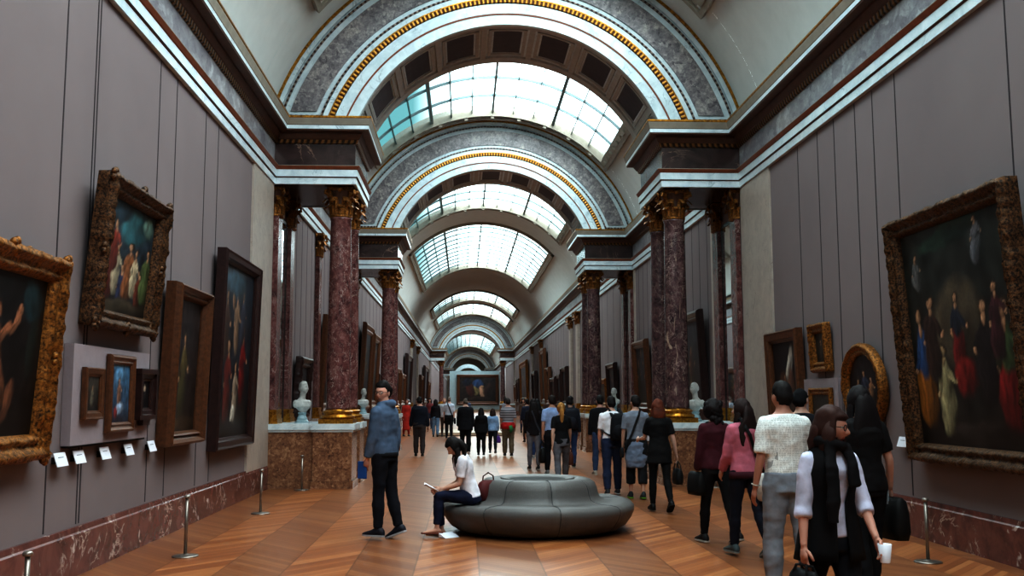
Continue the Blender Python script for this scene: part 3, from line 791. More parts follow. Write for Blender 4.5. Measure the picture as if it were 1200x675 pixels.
    def card(side, y, z, l, w=.25):
        sx = -1 if side == 'left' else 1
        t = thing('wall_label', l, 'label', (XC+sx*HW, y, z), pi/2 if side == 'left' else -pi/2, 'white text cards on the walls')
        a = radians(28); g = G(); g.add([(-w/2, -.085, -.06), (w/2, -.085, -.06), (w/2, -.045, .06), (-w/2, -.045, .06), (-w/2, -.079, -.062), (w/2, -.079, -.062), (w/2, -.039, .058), (-w/2, -.039, .058)], [(0, 1, 2, 3), (4, 5, 6, 7), (0, 1, 5, 4), (1, 2, 6, 5), (2, 3, 7, 6), (3, 0, 4, 7)])
        g.build('card', M['card'], t)
        G().prism([(-.06, -.06), (.06, -.06), (.06, .0), (-.06, .0)], -.04, .02).build('holder', M['black'], t)
    for y, l in zip((9.15, 9.58, 10.25, 10.96, 11.75), lab): card('left', y, 1.1, l)
    card('right', 11.95, 1.1, 'only white text card on the right wall, beside the big altarpiece frame')
    # ---- right wall, near bay
    b = [(.5, .55, .24, .2, (84, 74, 60), 0), (.5, .95, .34, .05, (40, 66, 56), .1)]
    b += fig(.5, .36, .34, (120, 34, 34), SK, 0, (44, 52, 66)) + [(.52, .3, .1, .1, (134, 36, 34), .2)]
    b += fig(.12, .1, .55, (176, 112, 44), SK, 0, (58, 92, 140)) + fig(.32, .05, .44, (176, 166, 128), (190, 160, 120)) + fig(.9, .1, .55, (140, 36, 36), SK, 0, (74, 92, 60)) + fig(.72, .2, .46, (40, 34, 36)) + fig(.24, .3, .4, (70, 50, 44)) + fig(.84, .38, .34, (84, 46, 52))
    b += fig(.13, .72, .2, (120, 120, 120), (200, 160, 130), .4) + fig(.74, .78, .22, (130, 132, 140), (206, 166, 136), -.4) + [(.62, .06, .28, .06, (46, 40, 38), 0)]
    painting('huge altarpiece-like painting with robed figures in a dark carved frame on the right wall', 'right', 8.92, 11.55, .92, 3.70, .20, .2, M['golddull'], ((40, 44, 40), (20, 16, 15)), b, .022, radians(4), crest=False)
    painting('round painting in a carved gilt ring frame behind the dark-haired woman', 'right', 12.35, 13.65, 1.2, 2.35, .15, .12, M['goldold'], dk, fig(.5, .2, .6, (130, 44, 40), SK, 0, (60, 70, 96))+fig(.3, .25, .4, (150, 110, 80))+fig(.7, .3, .35, (160, 120, 90)), .014, radians(3), shape='round')
    painting('small gilt-framed upright picture high beside the round painting', 'right', 14.25, 14.95, 2.02, 2.74, .15, .12, M['goldold'], ((50, 52, 50), (24, 20, 18)), fig(.5, .1, .7, (70, 66, 60)), .01, radians(3))
    t = thing('mounting_board', 'pale board low on the right wall below the small gilt picture', 'board', (R, 14.7, 1.1), -pi/2)
    G().box((-.72, -.06, 0), (.72, -.004, .82)).build('panel', cloth((150, 138, 142), .85, .03), t)
    painting('small gilt-framed landscape-shaped picture on the pale board at right', 'right', 14.15, 15.05, 1.22, 1.78, .10, .06, M['goldold'], ((60, 56, 50), (30, 26, 22)), [(.5, .3, .4, .2, (70, 60, 46), 0)], 0, 0, off=.065)
    b = [(.62, .62, .1, .34, (196, 190, 180), -.5), (.4, .4, .2, .2, (96, 62, 46), 0), (.7, .35, .12, .3, (100, 66, 50), .1), (.3, .3, .12, .2, (120, 80, 58), 0)]+fig(.45, .1, .5, (110, 70, 54))
    painting('brown-framed painting with a pale draped figure nearest the first right pier', 'right', 15.4, 17.0, 1.15, 2.74, .19, .14, M['framebrown'], dk, b, 0, radians(2), style='flat')
    # ---- beyond the first arch
    rng = random.Random(3)
    def rb(n=4):
        o = []
        for i in range(n): o += fig(.15+.7*rng.random(), .05+.3*rng.random(), .35+.35*rng.random(), rng.choice([(96, 58, 44), (70, 72, 84), (130, 110, 84), (110, 40, 36), (60, 64, 50)]))
        return o
    # side, y0, y1, z0, z1, frame width, frame material, label
    far = [('left', 21.4, 22.9, 1.25, 2.55, .22, 'framedark', 'black carved frame behind the white bust, left wall past the first arch', .02),
           ('left', 24.9, 26.9, 1.3, 3.75, .24, 'framebrown', 'tall brown-framed painting just past the single left pilaster', 0),
           ('left', 34.4, 37.4, 1.3, 4.3, .34, 'framebrown', 'tall gilt-framed painting first beyond the second left pier', 0),
           ('left', 37.9, 40.4, 1.3, 4.15, .3, 'framebrown', 'second tall gilt-framed painting beyond the second left pier', 0),
           ('left', 41.0, 43.2, 1.3, 2.7, .25, 'framedark', 'low dark painting third beyond the second left pier', 0),
           ('left', 50.6, 54.2, 1.3, 3.3, .3, 'framebrown', 'orange-brown framed painting past the first pale pilasters, left', 0),
           ('left', 55.0, 58.8, 1.3, 3.1, .3, 'framebrown', 'orange-brown framed painting second past the left pale pilasters', 0),
           ('left', 60.0, 65.5, 1.3, 4.4, .34, 'framedark', 'large dark painting before the second left pale pilasters', 0),
           ('left', 79.5, 84.0, 1.3, 3.6, .34, 'framebrown', 'brown-framed painting far along the left wall', 0),
           ('left', 87.0, 95.0, 1.3, 4.6, .4, 'framedark', 'largest dark painting far along the left wall', 0),
           ('left', 97.0, 102.0, 1.3, 3.4, .34, 'framebrown', 'last brown-framed painting before the third left pier', 0),
           ('right', 21.6, 23.9, 1.35, 3.6, .24, 'framedark', 'tall dark painting behind the right bust past the first arch', 0),
           ('right', 28.2, 30.3, 1.3, 3.35, .22, 'framebrown', 'tall dark painting seen between the right columns before the second arch', 0),
           ('right', 34.3, 36.2, 1.5, 2.9, .2, 'framedark', 'small upright painting past the second right pier', 0),
           ('right', 36.6, 38.6, 1.3, 2.4, .2, 'goldold', 'small gilt-framed picture past the second right pier', 0),
           ('right', 50.3, 53.0, 1.3, 3.3, .25, 'framedark', 'dark painting first past the right pale pilasters', 0),
           ('right', 53.4, 56.0, 1.3, 3.0, .25, 'framedark', 'dark painting second past the right pale pilasters', 0),
           ('right', 56.6, 59.8, 1.3, 2.9, .25, 'framedark', 'dark painting third past the right pale pilasters', 0),
           ('right', 60.3, 63.0, 1.3, 3.6, .3, 'framebrown', 'reddish brown-framed painting before the tall one on the right wall', 0),
           ('right', 63.6, 67.0, 1.3, 4.9, .35, 'framebrown', 'very tall brown-framed painting by the second right pale pilasters', 0),
           ('right', 72.0, 75.5, 1.3, 3.7, .3, 'framedark', 'dark painting between the second right pale pilasters', 0),
           ('right', 82.0, 91.5, 1.3, 4.9, .5, 'goldold', 'largest gilt-framed painting far along the right wall', 0),
           ('right', 94.0, 98.0, 1.3, 3.6, .35, 'framedark', 'dark painting near the third right pier', 0),
           ('right', 99.0, 103.0, 1.3, 3.2, .35, 'framebrown', 'last brown-framed painting before the third right pier', 0)]
    for s, a, b_, c, d, fw, fm, lb, cv in far:
        painting(lb, s, a, b_, c, d, fw, .16 if a < 45 else .22, M[fm], ((54, 56, 62), (24, 20, 20)), rb(), cv, radians(3 if a < 45 else 2), res=22, group='paintings along the far walls')
    # big picture closing the view
    b = [(.5, .72, .16, .2, (60, 92, 140), 0), (.42, .45, .12, .2, (176, 160, 110), .3), (.62, .36, .07, .3, (214, 170, 140), .1), (.62, .6, .05, .06, (210, 166, 130), 0), (.3, .5, .12, .3, (84, 40, 34), .2), (.78, .5, .1, .3, (66, 44, 40), -.2), (.5, .12, .4, .08, (60, 44, 38), 0), (.2, .8, .12, .15, (36, 44, 64), 0)]
    painting('big gold-framed painting closing the view at the far end of the hall', 'end', -1.0, 4.85, .95, 5.1, .42, .25, M['framebrown'], ((50, 40, 38), (28, 20, 18)), b, off=139.8, res=60)
    t = thing('display_partition', 'pale free-standing partition behind the far-end painting', 'partition', (1.6, 140, 0))
    G().box((-3.6, 0, 0), (3.4, .3, 5.6)).build('panel', M['pale'], t); G().box((-3.7, -.1, 0), (3.5, .4, .25)).build('plinth', M['palewood'], t)
    t = thing('low_platform', 'low pale platform across the middle of the floor, past the walking crowd', 'platform', (.2, 47.5, 0))
    o = G().box((-1.45, -2.4, .03), (1.6, 2.4, .15)).build('deck', M['palewood'], t); G().box((-1.4, -2.35, 0), (1.55, 2.35, .03)).build('base', M['brown'], t)
art()

# ------------------------------------------------------------------ busts, posts, sofa
def bust(label, loc, rz, sc=1.0):
    t = thing('portrait_bust', label, 'bust', loc, rz, 'white marble busts on the pedestals')
    G().lathe([(.13, 0), (.13, .03), (.105, .05), (.10, .09), (.075, .13), (.07, .16), (.085, .18), (.085, .20)], 24).build('socle', M['socle'], t, False)
    g = G()
    g.tube([(0, 0, .19), (0, .01, .24), (0, .02, .31), (0, .005, .385), (0, -.015, .43), (0, -.01, .46), (0, .0, .49), (0, .02, .60)], [(.05, .045), (.11, .08), (.19, .11), (.205, .10), (.15, .075), (.085, .062), (.06, .06), (.056, .06)], 24, up=(1, 0, 0))
    for s in (-1, 1): g.ell((s*.175, -.005, .365), (.06, .065, .08), 14, 10)
    V, F, C = head_geo(1.0, SK); hm = Matrix.Translation((0, .035, .665)) @ Matrix.Rotation(radians(4), 4, 'X')
    g.add([hm @ Vector(v) for v in V], F)
    hv, hf = hair_geo('short', 1.0); g.add([hm @ Vector(v) for v in hv], hf)
    o = g.build('bust', M['bust'], t, True)
    r = o.modifiers.new('r', 'REMESH'); r.mode = 'VOXEL'; r.voxel_size = .009; r.use_smooth_shade = True
    t.scale = (sc,)*3; return t

# ------------------------------------------------------------------ people
def lerp_tab(tab, s):
    for i in range(len(tab)-1):
        if s <= tab[i+1][0]:
            a, b = tab[i], tab[i+1]; k = (s-a[0])/(b[0]-a[0]) if b[0] > a[0] else 0
            return tuple(a[q]+(b[q]-a[q])*k for q in range(1, len(a)))
    return tab[-1][1:]
def ss(a, b, x): t = max(0, min(1, (x-a)/(b-a))); return t*t*(3-2*t)
def head_dir(i, j, n, m): th = pi*j/m; a = 2*pi*i/n; return Vector((sin(th)*sin(a), sin(th)*cos(a), cos(th)))
def head_surface(d, k):
    x, y, z = d.x*.076, d.y*.098, d.z*.118
    low = ss(.0, -.11, z)
    x *= 1-.34*low; 
    if y < 0: y *= 1-.38*ss(-.01, -.10, z)
    else: y *= 1+.03*low
    if z > .02: x *= 1-.06*ss(.02, .11, z)
    if d.y > 0:
        g = lambda cx, cz, wx, wz: math.exp(-((x-cx)/wx)**2-((z-cz)/wz)**2)
        y += .024*g(0, -.026, .011, .018)+.012*g(0, -.006, .008, .02)
        y -= .011*(g(.031, .012, .016, .012)+g(-.031, .012, .016, .012))
        y += .005*g(0, .034, .045, .010)+.006*g(0, -.062, .022, .008)-.004*g(0, -.050, .02, .004)-.004*g(0, -.076, .02, .006)+.008*g(0, -.1, .02, .014)
        y += .005*(g(.045, -.02, .016, .016)+g(-.045, -.02, .016, .016))
    return Vector((x, y, z))*k
def head_geo(k, skin, female=False):
    n, m = 40, 30; V = []; F = []; C = []
    sk = S(skin); dark = S((44, 30, 24)); lip = S((150, 74, 66) if female else tuple(int(a*.8) for a in skin))
    for j in range(m+1):
        for i in range(n):
            p = head_surface(head_dir(i, j, n, m), k); V.append(p); c = sk
            if p.y > .03*k:
                X, Z = abs(p.x/k), p.z/k
                if .014 < X < .05 and .026 < Z < .036: c = tuple(.35*a+.65*b for a, b in zip(sk, dark))
                if X < .024 and -.073 < Z < -.054: c = lip
                if X < .05 and .0 < Z < .02 and X > .014: c = tuple(.75*a for a in sk)
            C.append(tuple(c[:3])+(1,))
    for j in range(m):
        for i in range(n): F.append((j*n+i, j*n+(i+1) % n, (j+1)*n+(i+1) % n, (j+1)*n+i))
    def ell(c, r, col, nn=10, mm=6):
        b = len(V)
        for j in range(mm+1):
            for i in range(nn):
                th, a = pi*j/mm, 2*pi*i/nn
                V.append(Vector((c[0]+r[0]*sin(th)*cos(a), c[1]+r[1]*sin(th)*sin(a), c[2]+r[2]*cos(th)))*k); C.append(col)
        for j in range(mm):
            for i in range(nn): F.append((b+j*nn+i, b+j*nn+(i+1) % nn, b+(j+1)*nn+(i+1) % nn, b+(j+1)*nn+i))
    for s in (-1, 1):
        ell((s*.077, -.008, -.002), (.010, .020, .032), sk)
        ell((s*.031, .073, .010), (.013, .013, .010), S((214, 206, 198)))
        ell((s*.030, .083, .010), (.0062, .0045, .0062), S((30, 20, 16)), 8, 5)
    return V, F, C
def hair_geo(style, k):
    """hair as a shell following the skull; returns verts, faces"""
    n, m = 40, 28; V = []; F = []
    longh = style in ('long', 'mid', 'pony', 'bun', 'curly')
    th = {'short': .016, 'crop': .010, 'thick': .026, 'long': .020, 'mid': .028, 'pony': .014, 'bun': .014, 'curly': .034, 'cap': .018, 'hood': .03}[style]
    for j in range(m+1):
        for i in range(n):
            d = head_dir(i, j, n, m); p = head_surface(d, 1.0)
            hl = .066 if style not in ('long', 'mid', 'curly') else .055    # hairline height at the brow
            cover = 0
            front = ss(-.02, .045, p.y)              # 1 on the face side
            lowlim = (-.09 if longh else -.055)*(1-front)+hl*front if p.y > -.0 else (-.12 if longh else -.075)
            if not longh and abs(p.x) > .05 and p.y > -.04: lowlim = max(lowlim, .012)
            if longh and p.y < .05 and p.y >= 0: lowlim = -.09
            cover = ss(lowlim-.012, lowlim+.012, p.z)
            nz = noise.noise(Vector((p.x*60, p.y*60, p.z*14)))*.006+noise.noise(Vector((p.x*16, p.y*16, p.z*16)))*(.014 if style in ('thick', 'curly', 'mid') else .006)
            thk = th*(1 if longh else .35+.65*ss(lowlim, lowlim+.07, p.z)); t = -.012+(thk+.012+nz+(.010*ss(.02, .11, p.z) if style in ('short', 'thick') else 0))*cover
            V.append((p+d*t)*k)
    for j in range(m):
        for i in range(n): F.append((j*n+i, j*n+(i+1) % n, (j+1)*n+(i+1) % n, (j+1)*n+i))
    g = G(); g.V = [Vector(v) for v in V]; g.F = F; g.m = [0]*len(F)
    def strands(pts, rad, nn=22):
        b = len(g.V); g.tube([Vector(p)*k for p in pts], [(a*k, c*k) for a, c in rad], nn, up=(1, 0, 0))
        for i in range(b, len(g.V)):
            v = g.V[i]; q = noise.noise(Vector((v.x*70, v.y*70, v.z*7)))*.010*k; g.V[i] = v+Vector((v.x*q*8, -abs(q) if v.y < -.06 else q, 0))
    if style == 'long':
        strands([(0, -.05, .07), (0, -.075, .0), (0, -.095, -.09), (0, -.105, -.19), (0, -.118, -.30), (0, -.115, -.40), (0, -.11, -.46)], [(.055, .04), (.088, .05), (.108, .05), (.130, .042), (.130, .032), (.105, .024), (.05, .012)])
        for s in (-1, 1): strands([(s*.066, .0, .03), (s*.082, .01, -.06), (s*.088, .0, -.15), (s*.09, -.03, -.24), (s*.085, -.06, -.33)], [(.016, .035), (.018, .04), (.022, .042), (.022, .036), (.008, .012)])
    if style == 'mid':
        strands([(0, -.05, .06), (0, -.07, -.02), (0, -.08, -.10), (0, -.085, -.17), (0, -.075, -.21)], [(.06, .04), (.095, .055), (.105, .058), (.10, .05), (.06, .025)])
        for s in (-1, 1): strands([(s*.068, .0, .04), (s*.09, .015, -.04), (s*.094, .01, -.12), (s*.08, -.01, -.19)], [(.018, .04), (.024, .045), (.024, .042), (.010, .018)])
    if style == 'curly':
        for q in range(46):
            r = random.Random(q); a = r.uniform(.55, 2*pi-.55); z = r.uniform(-.24, .09)
            rr = .085+.02*ss(.0, -.2, z)
            g.ell(Vector((sin(a)*rr, cos(a)*rr*.95-.012, z))*k, (.036*k, .036*k, .042*k), 10, 7)
    if style == 'pony':
        strands([(0, -.10, .05), (0, -.135, .03), (0, -.15, -.06), (0, -.15, -.17), (0, -.145, -.27), (0, -.14, -.33)], [(.02, .02), (.034, .03), (.044, .034), (.042, .03), (.03, .02), (.006, .005)], 16)
    if style == 'bun': g.ell(Vector((0, -.11, .06))*k, (.045*k, .04*k, .04*k), 16, 10)
    if style == 'cap':
        V2 = []; 
        g.tube([Vector((0, .075, .055))*k, Vector((0, .12, .048))*k, Vector((0, .165, .036))*k], [(.07*k, .01*k), (.066*k, .008*k), (.04*k, .005*k)], 16, up=(1, 0, 0))
    return g.V, g.F
def remesh(g, name, vox, mats, parent, folds=0, seed=0, smooth=5, col=None):
    me = bpy.data.meshes.new('tmp'); me.from_pydata([tuple(v) for v in g.V], [], g.F)
    bm = bmesh.new(); bm.from_mesh(me); bmesh.ops.recalc_face_normals(bm, faces=bm.faces); bm.to_mesh(me); bm.free()
    o = bpy.data.objects.new('tmp', me); COL.objects.link(o)
    r = o.modifiers.new('r', 'REMESH'); r.mode = 'VOXEL'; r.voxel_size = vox
    s = o.modifiers.new('s', 'SMOOTH'); s.iterations = smooth; s.factor = .5
    dg = bpy.context.evaluated_depsgraph_get(); dg.update()
    m2 = bpy.data.meshes.new_from_object(o.evaluated_get(dg))
    bpy.data.objects.remove(o); bpy.data.meshes.remove(me)
    m2.name = name
    if folds:
        nn = [v.normal.copy() for v in m2.vertices]
        for v, q in zip(m2.vertices, nn):
            c = v.co; w = noise.noise(Vector((c.x*7+seed, c.y*7, c.z*13)))+.6*noise.noise(Vector((c.x*16, c.y*16+seed, c.z*26)))
            v.co = c+q*folds*w
    m2.materials.clear()
    for m in (mats if isinstance(mats, (list, tuple)) else [mats]): m2.materials.append(m)
    m2.polygons.foreach_set('use_smooth', [True]*len(m2.polygons)); m2.polygons.foreach_set('material_index', [0]*len(m2.polygons))
    if name == 'tmpbody': return m2
    ob = bpy.data.objects.new(name, m2); COL.objects.link(ob); ob.parent = parent; return ob
TORSO = {'m': [(-.15, .07, .07), (-.05, .160, .108), (.1, .160, .105), (.35, .146, .098), (.6, .166, .112), (.8, .178, .112), (.91, .152, .088), (.97, .104, .072), (1.0, .076, .064), (1.05, .058, .060), (1.24, .055, .058)],
         'f': [(-.15, .07, .07), (-.04, .166, .112), (.08, .156, .106), (.38, .120, .086), (.62, .138, .104), (.76, .146, .116), (.9, .130, .082), (.97, .086, .064), (1.0, .062, .056), (1.05, .049, .052), (1.24, .046, .049)]}
LEGR = [(0, .088), (.3, .082), (.7, .062), (1, .052), (1.15, .050), (1.35, .056), (1.6, .045), (1.85, .034), (2, .034)]
ARMR = [(0, .047), (.3, .048), (.8, .040), (1, .037), (1.2, .038), (1.5, .033), (1.9, .026), (2, .025)]
def limb(a, b, c, s0, s1, tab, k, off=0, widen=0):
    pts = []; rad = []; ns = max(4, int((s1-s0)*7))
    for i in range(ns+1):
        s = s0+(s1-s0)*i/ns
        p = a.lerp(b, s) if s <= 1 else b.lerp(c, s-1)
        pts.append(p); rad.append(lerp_tab(tab, s)[0]*k+off+widen*max(0, s-.7))
    return pts, rad
def person(label, x, y, rz, h=1.7, sex='m', lean=2, legs=((0, 2, 0, 0), (0, 2, 0, 0)), arms=((0, 8, 10, 0), (0, 8, 10, 0)), head=(0, 0), skin=(196, 150, 122), fat=1.0,
           hair='short', haircol=(30, 22, 20), top=(60, 60, 70), topmat=None, hem=-.02, sleeve=1.95, toff=.014, low=(34, 38, 56), leg=1.95, loff=.012, flare=.004, lowmat=None,
           shoe=(40, 38, 40), sole=(190, 186, 180), vox=.014, extra=None, glasses=False, hood=None, group='visitors walking down the gallery', curl=.5, barefeet=False, zoff=0, neckh=.97):
    k = h/1.75; rad_ = radians; skin = tuple(int(a*.62+b*.38) for a, b in zip(skin, (182, 158, 148)))
    root = thing('person', label, 'person', (x, y, 0), rz, group)
    ln = rad_(lean); U = Vector((0, sin(ln), cos(ln))); FW = Vector((0, cos(ln), -sin(ln)))
    P = Vector((0, 0, 0)); J = {}
    low_z = 1e9
    for s, nm, (f, ab, kn, fp) in ((-1, 'L', legs[0]), (1, 'R', legs[1])):
        f, ab, kn, fp = map(rad_, (f, ab, kn, fp))
        hp = P+Vector((s*.088*k, 0, -.01))
        td = Vector((s*sin(ab), sin(f)*cos(ab), -cos(f)*cos(ab))); kneep = hp+td*.43*k
        sd = Vector((s*sin(ab)*.3, sin(f-kn), -cos(f-kn))).normalized(); an = kneep+sd*.405*k
        J['hip'+nm], J['knee'+nm], J['ank'+nm] = hp, kneep, an; J['fp'+nm] = fp
        for yy in (-.06, .19): low_z = min(low_z, (an+Vector((0, yy*cos(fp)+.075*-sin(fp), -.078*cos(fp)-yy*sin(fp)))*1).z if True else 0)
    dz = -low_z+zoff
    for q in list(J):
        if isinstance(J[q], Vector): J[q].z += dz
    P.z += dz
    TL = .57*k; nb = P+U*TL
    shw = (.168 if sex == 'm' else .146)*k
    for s, nm, (f, ab, el, w) in ((-1, 'L', arms[0]), (1, 'R', arms[1])):
        f, ab, el, w = map(rad_, (f, ab, el, w))
        sh = P+U*TL*.835+Vector((s*shw, 0, 0))
        ud = Vector((s*sin(ab), sin(f+ln*.0)*cos(ab), -cos(f)*cos(ab)))
        fd = Vector((-s*sin(w)+s*sin(ab)*.5*cos(w), sin(f+el)*cos(w), -cos(f+el)*cos(w))).normalized()
        J['sh'+nm] = sh; J['el'+nm] = sh+ud*.29*k; J['wr'+nm] = J['el'+nm]+fd*.25*k; J['fd'+nm] = fd
        J['hand'+nm] = J['wr'+nm]+fd*.10*k
    hd = nb+U*.035*k+Vector((0, .025*k, 0))+Vector((0, .0, .088*k))+Vector((0, .10*k*sin(-rad_(min(0, head[1])))*.6, -.04*k*sin(-rad_(min(0, head[1]))))); J['head'] = hd
    HM = Matrix.Translation(hd) @ Matrix.Rotation(rad_(head[0]), 4, 'Z') @ Matrix.Rotation(rad_(head[1]), 4, 'X')
    def torso(g, t0, t1, off, tab=TORSO[sex]):
        ts = sorted(set([t0, t1]+[t for t, *_ in tab if t0 < t < t1])); pts = []; rad = []
        for t in ts:
            rx, ry = lerp_tab(tab, max(t, -.05) if t0 < -.05 and off > .005 else t)
            fl = 1+max(0, -.05-t)*.25
            fy = .02*k*ss(.9, 1.2, t)
            pts.append(P+U*TL*t+Vector((0, fy, 0))); rad.append(((rx*k*fat+off)*fl, (ry*k*fat+off)*fl))
        g.tube(pts, rad, 20, up=(1, 0, 0))
    # ---- the body, one surface
    g = G(); torso(g, -.15, 1.24, 0)
    for nm in 'LR':
        p, r = limb(J['hip'+nm], J['knee'+nm], J['ank'+nm], 0, 2, LEGR, k); g.tube(p, r, 12); g.ell(p[0], (r[0],)*3); g.ell(p[-1], (r[-1],)*3, 8, 6)
        p, r = limb(J['sh'+nm], J['el'+nm], J['wr'+nm], 0, 2, ARMR, k); g.tube(p, r, 10); g.ell(p[0], (r[0]*1.1,)*3); g.ell(p[-1], (r[-1],)*3, 8, 6)
        fp = J['fp'+nm]; a = J['ank'+nm]; fm = Matrix.Rotation(-fp, 3, 'X')
        g.tube([a+fm @ Vector((0, yy, zz))*k for yy, zz in ((-.05, -.05), (0, -.035), (.08, -.05), (.15, -.06), (.185, -.063))], [(q*k, e*k) for q, e in ((.022, .02), (.034, .034), (.038, .022), (.038, .014), (.02, .008))], 10, up=(1, 0, 0))
    m2 = remesh(g, 'tmpbody', max(vox, .012), M['skin'], None)
    V = [v.co.copy() for v in m2.vertices]; F = [tuple(p.vertices) for p in m2.polygons]; C = [S(skin)]*len(V); bpy.data.meshes.remove(m2)
    hv, hf, hc = head_geo(k, skin, sex == 'f'); b = len(V)
    V += [HM @ v for v in hv]; F += [tuple(i+b for i in f) for f in hf]; C += hc
    g = G()
    for s, nm in ((-1, 'L'), (1, 'R')):
        D = J['fd'+nm]; N = Vector((-s, 0, 0)); N = (N-D*N.dot(D)); 
        if N.length < .2: N = Vector((0, 0, -1))-D*(-D.z)
        N.normalize(); T = D.cross(N); ref = Vector((0, 1, .6))
        if T.dot(ref) < 0: T = -T            # thumb side
        w = J['wr'+nm]-D*.005*k
        g.tube([w, w+D*.03*k, w+D*.06*k, w+D*.095*k], [(.024*k, .018*k), (.034*k, .019*k), (.040*k, .017*k), (.038*k, .013*k)], 10, up=T)
        for q, (o, ll) in enumerate(((.029, .070), (.010, .078), (-.009, .073), (-.027, .057))):
            p = w+D*.088*k+T*o*k; pts = [p]; dd = D
            for e in range(3):
                an = curl*(.5+.3*e); dd = (dd*cos(an)+N*sin(an)).normalized() if e == 0 else (dd*cos(curl*.7)+(N-dd*N.dot(dd)).normalized()*sin(curl*.7)).normalized()
                p = p+dd*ll*k*(.42, .33, .25)[e]; pts.append(p)
            g.tube(pts, [.0095*k, .0088*k, .008*k, .006*k], 7, up=T)
        p = w+D*.03*k+T*.026*k; d1 = (D*.72+T*.6+N*.3).normalized(); d2 = (D*.9+T*.15+N*.45).normalized()
        g.tube([p-T*.012*k, p+d1*.03*k, p+d1*.036*k+d2*.026*k, p+d1*.036*k+d2*.052*k], [.014*k, .0115*k, .0105*k, .007*k], 7)
    b = len(V); V += g.V; F += [tuple(i+b for i in f) for f in g.F]; C += [S(skin)]*len(g.V)
    col_mesh('body', V, F, C, M['skin'], root)
    # ---- clothes
    g = G(); torso(g, -.15 if lowmat != 'none' else -.15, .14, loff)
    for nm in 'LR':
        p, r = limb(J['hip'+nm], J['knee'+nm], J['ank'+nm], 0, leg, LEGR, k, loff, flare); g.tube(p, r, 14); g.ell(p[0], (r[0],)*3)
        if leg < 2: pass
    remesh(g, 'trousers', vox, lowmat or cloth(low), root, .007*k, x*3, 4)
    g = G(); torso(g, hem, neckh, toff)
    for nm in 'LR':
        p, r = limb(J['sh'+nm], J['el'+nm], J['wr'+nm], 0, sleeve, ARMR, k, toff*.9, .004 if sleeve > 1 else .02); g.tube(p, r, 14); g.ell(p[0], (r[0]*.98,)*3)
    if hood: g.tube([nb+Vector((q*.085*k, -.075*k-.02*cos(q*1.5), -.0*k+.01*abs(q))) for q in (-1, -.5, 0, .5, 1)], [.02*k, .045*k, .052*k, .045*k, .02*k], 12)
    remesh(g, 'shirt', vox, topmat or cloth(top), root, .006*k, x*5+1, 4)
    for s, nm in ((-1, 'L'), (1, 'R')):
        if barefeet: pass
        fm = Matrix.Rotation(-J['fp'+nm], 3, 'X'); a = J['ank'+nm]; g = G()
        ys = ((-.082, .014, .020, -.05), (-.07, .034, .042, -.038), (-.03, .042, .062, -.02), (.02, .044, .056, -.03), (.09, .049, .036, -.045), (.15, .048, .026, -.053), (.19, .036, .018, -.058), (.205, .012, .008, -.062))
        if barefeet: ys = tuple((yy, rx, rz_*.35, -.072) for yy, rx, rz_, zz in ys)
        V = []; F = []; n = 14
        for yy, rx, rz_, zz in ys:
            for i in range(n):
                w = 2*pi*i/n; V.append(a+fm @ (Vector((rx*cos(w), yy, max(-.064, zz+rz_*sin(w))))*k))
        for j in range(len(ys)-1):
            for i in range(n): F.append((j*n+i, j*n+(i+1) % n, (j+1)*n+(i+1) % n, (j+1)*n+i))
        F += [tuple(range(n)), tuple(range((len(ys)-1)*n, len(ys)*n))]; g.add(V, F, 0)
        pl = [(rx*1.05*cc, yy) for cc, seq in ((1, ys), (-1, ys[::-1])) for yy, rx, *_ in seq]
        gg = G().prism(pl, -.079, -.060); gg.V = [a+fm @ (v*k) for v in gg.V]
        so = g.build('shoe', cloth(shoe, .55, .08), root, True)
        if vox < .02: gg.build('sole', cloth(sole, .6, .05), so)
    hv, hf = hair_geo(hair, k)
    nm = 'cap' if hair == 'cap' else 'hair'
    pit = rad_(head[1]); HY = Matrix.Translation(hd) @ Matrix.Rotation(rad_(head[0]), 4, 'Z')
    def hang(v):      # loose hair hangs straight down however the head is tilted
        v = Vector(v); w = ss(-.05*k, -.2*k, v.z)
        q = Matrix.Translation(hd) @ Matrix.Rotation(rad_(head[0])*(1-.75*w), 4, 'Z') @ Matrix.Rotation(pit*(1-w), 4, 'X') @ v
        return q
    mk(nm, [hang(v) for v in hv], hf, cloth(haircol, .68 if hair != 'cap' else .9, .25), None, root, True)
    if glasses:
        g = G()
        for s in (-1, 1):
            g.tube([HM @ (Vector((s*.033+.024*cos(q*pi/6), .100, .010+.019*sin(q*pi/6)))*k) for q in range(12)], .0028*k, 6, closed=True)
            g.tube([HM @ (Vector(p)*k) for p in ((s*.057, .098, .014), (s*.078, .06, .014), (s*.082, -.01, .012))], .0028*k, 6)
        g.tube([HM @ (Vector(p)*k) for p in ((-.009, .102, .012), (0, .107, .015), (.009, .102, .012))], .0028*k, 6)
        g.build('glasses', M['black'], root)
    J['root'] = root; J['k'] = k; J['nb'] = nb; J['P'] = P; J['TL'] = TL; J['U'] = U; J['FW'] = FW; J['sex'] = sex; J['HM'] = HM; J['fat'] = fat
    J['world'] = lambda p: Matrix.Translation((x, y, 0)) @ Matrix.Rotation(rz, 4, 'Z') @ p
    return J
def root_like(J, name, label, cat, at, group=None):
    """a carried thing: Empty at the carried point, its geometry given in the carrier's frame"""
    w = J['world'](at); t = thing(name, label, cat, tuple(w), J['root'].rotation_euler[2], group); t['_'] = 0; del t['_']; return t
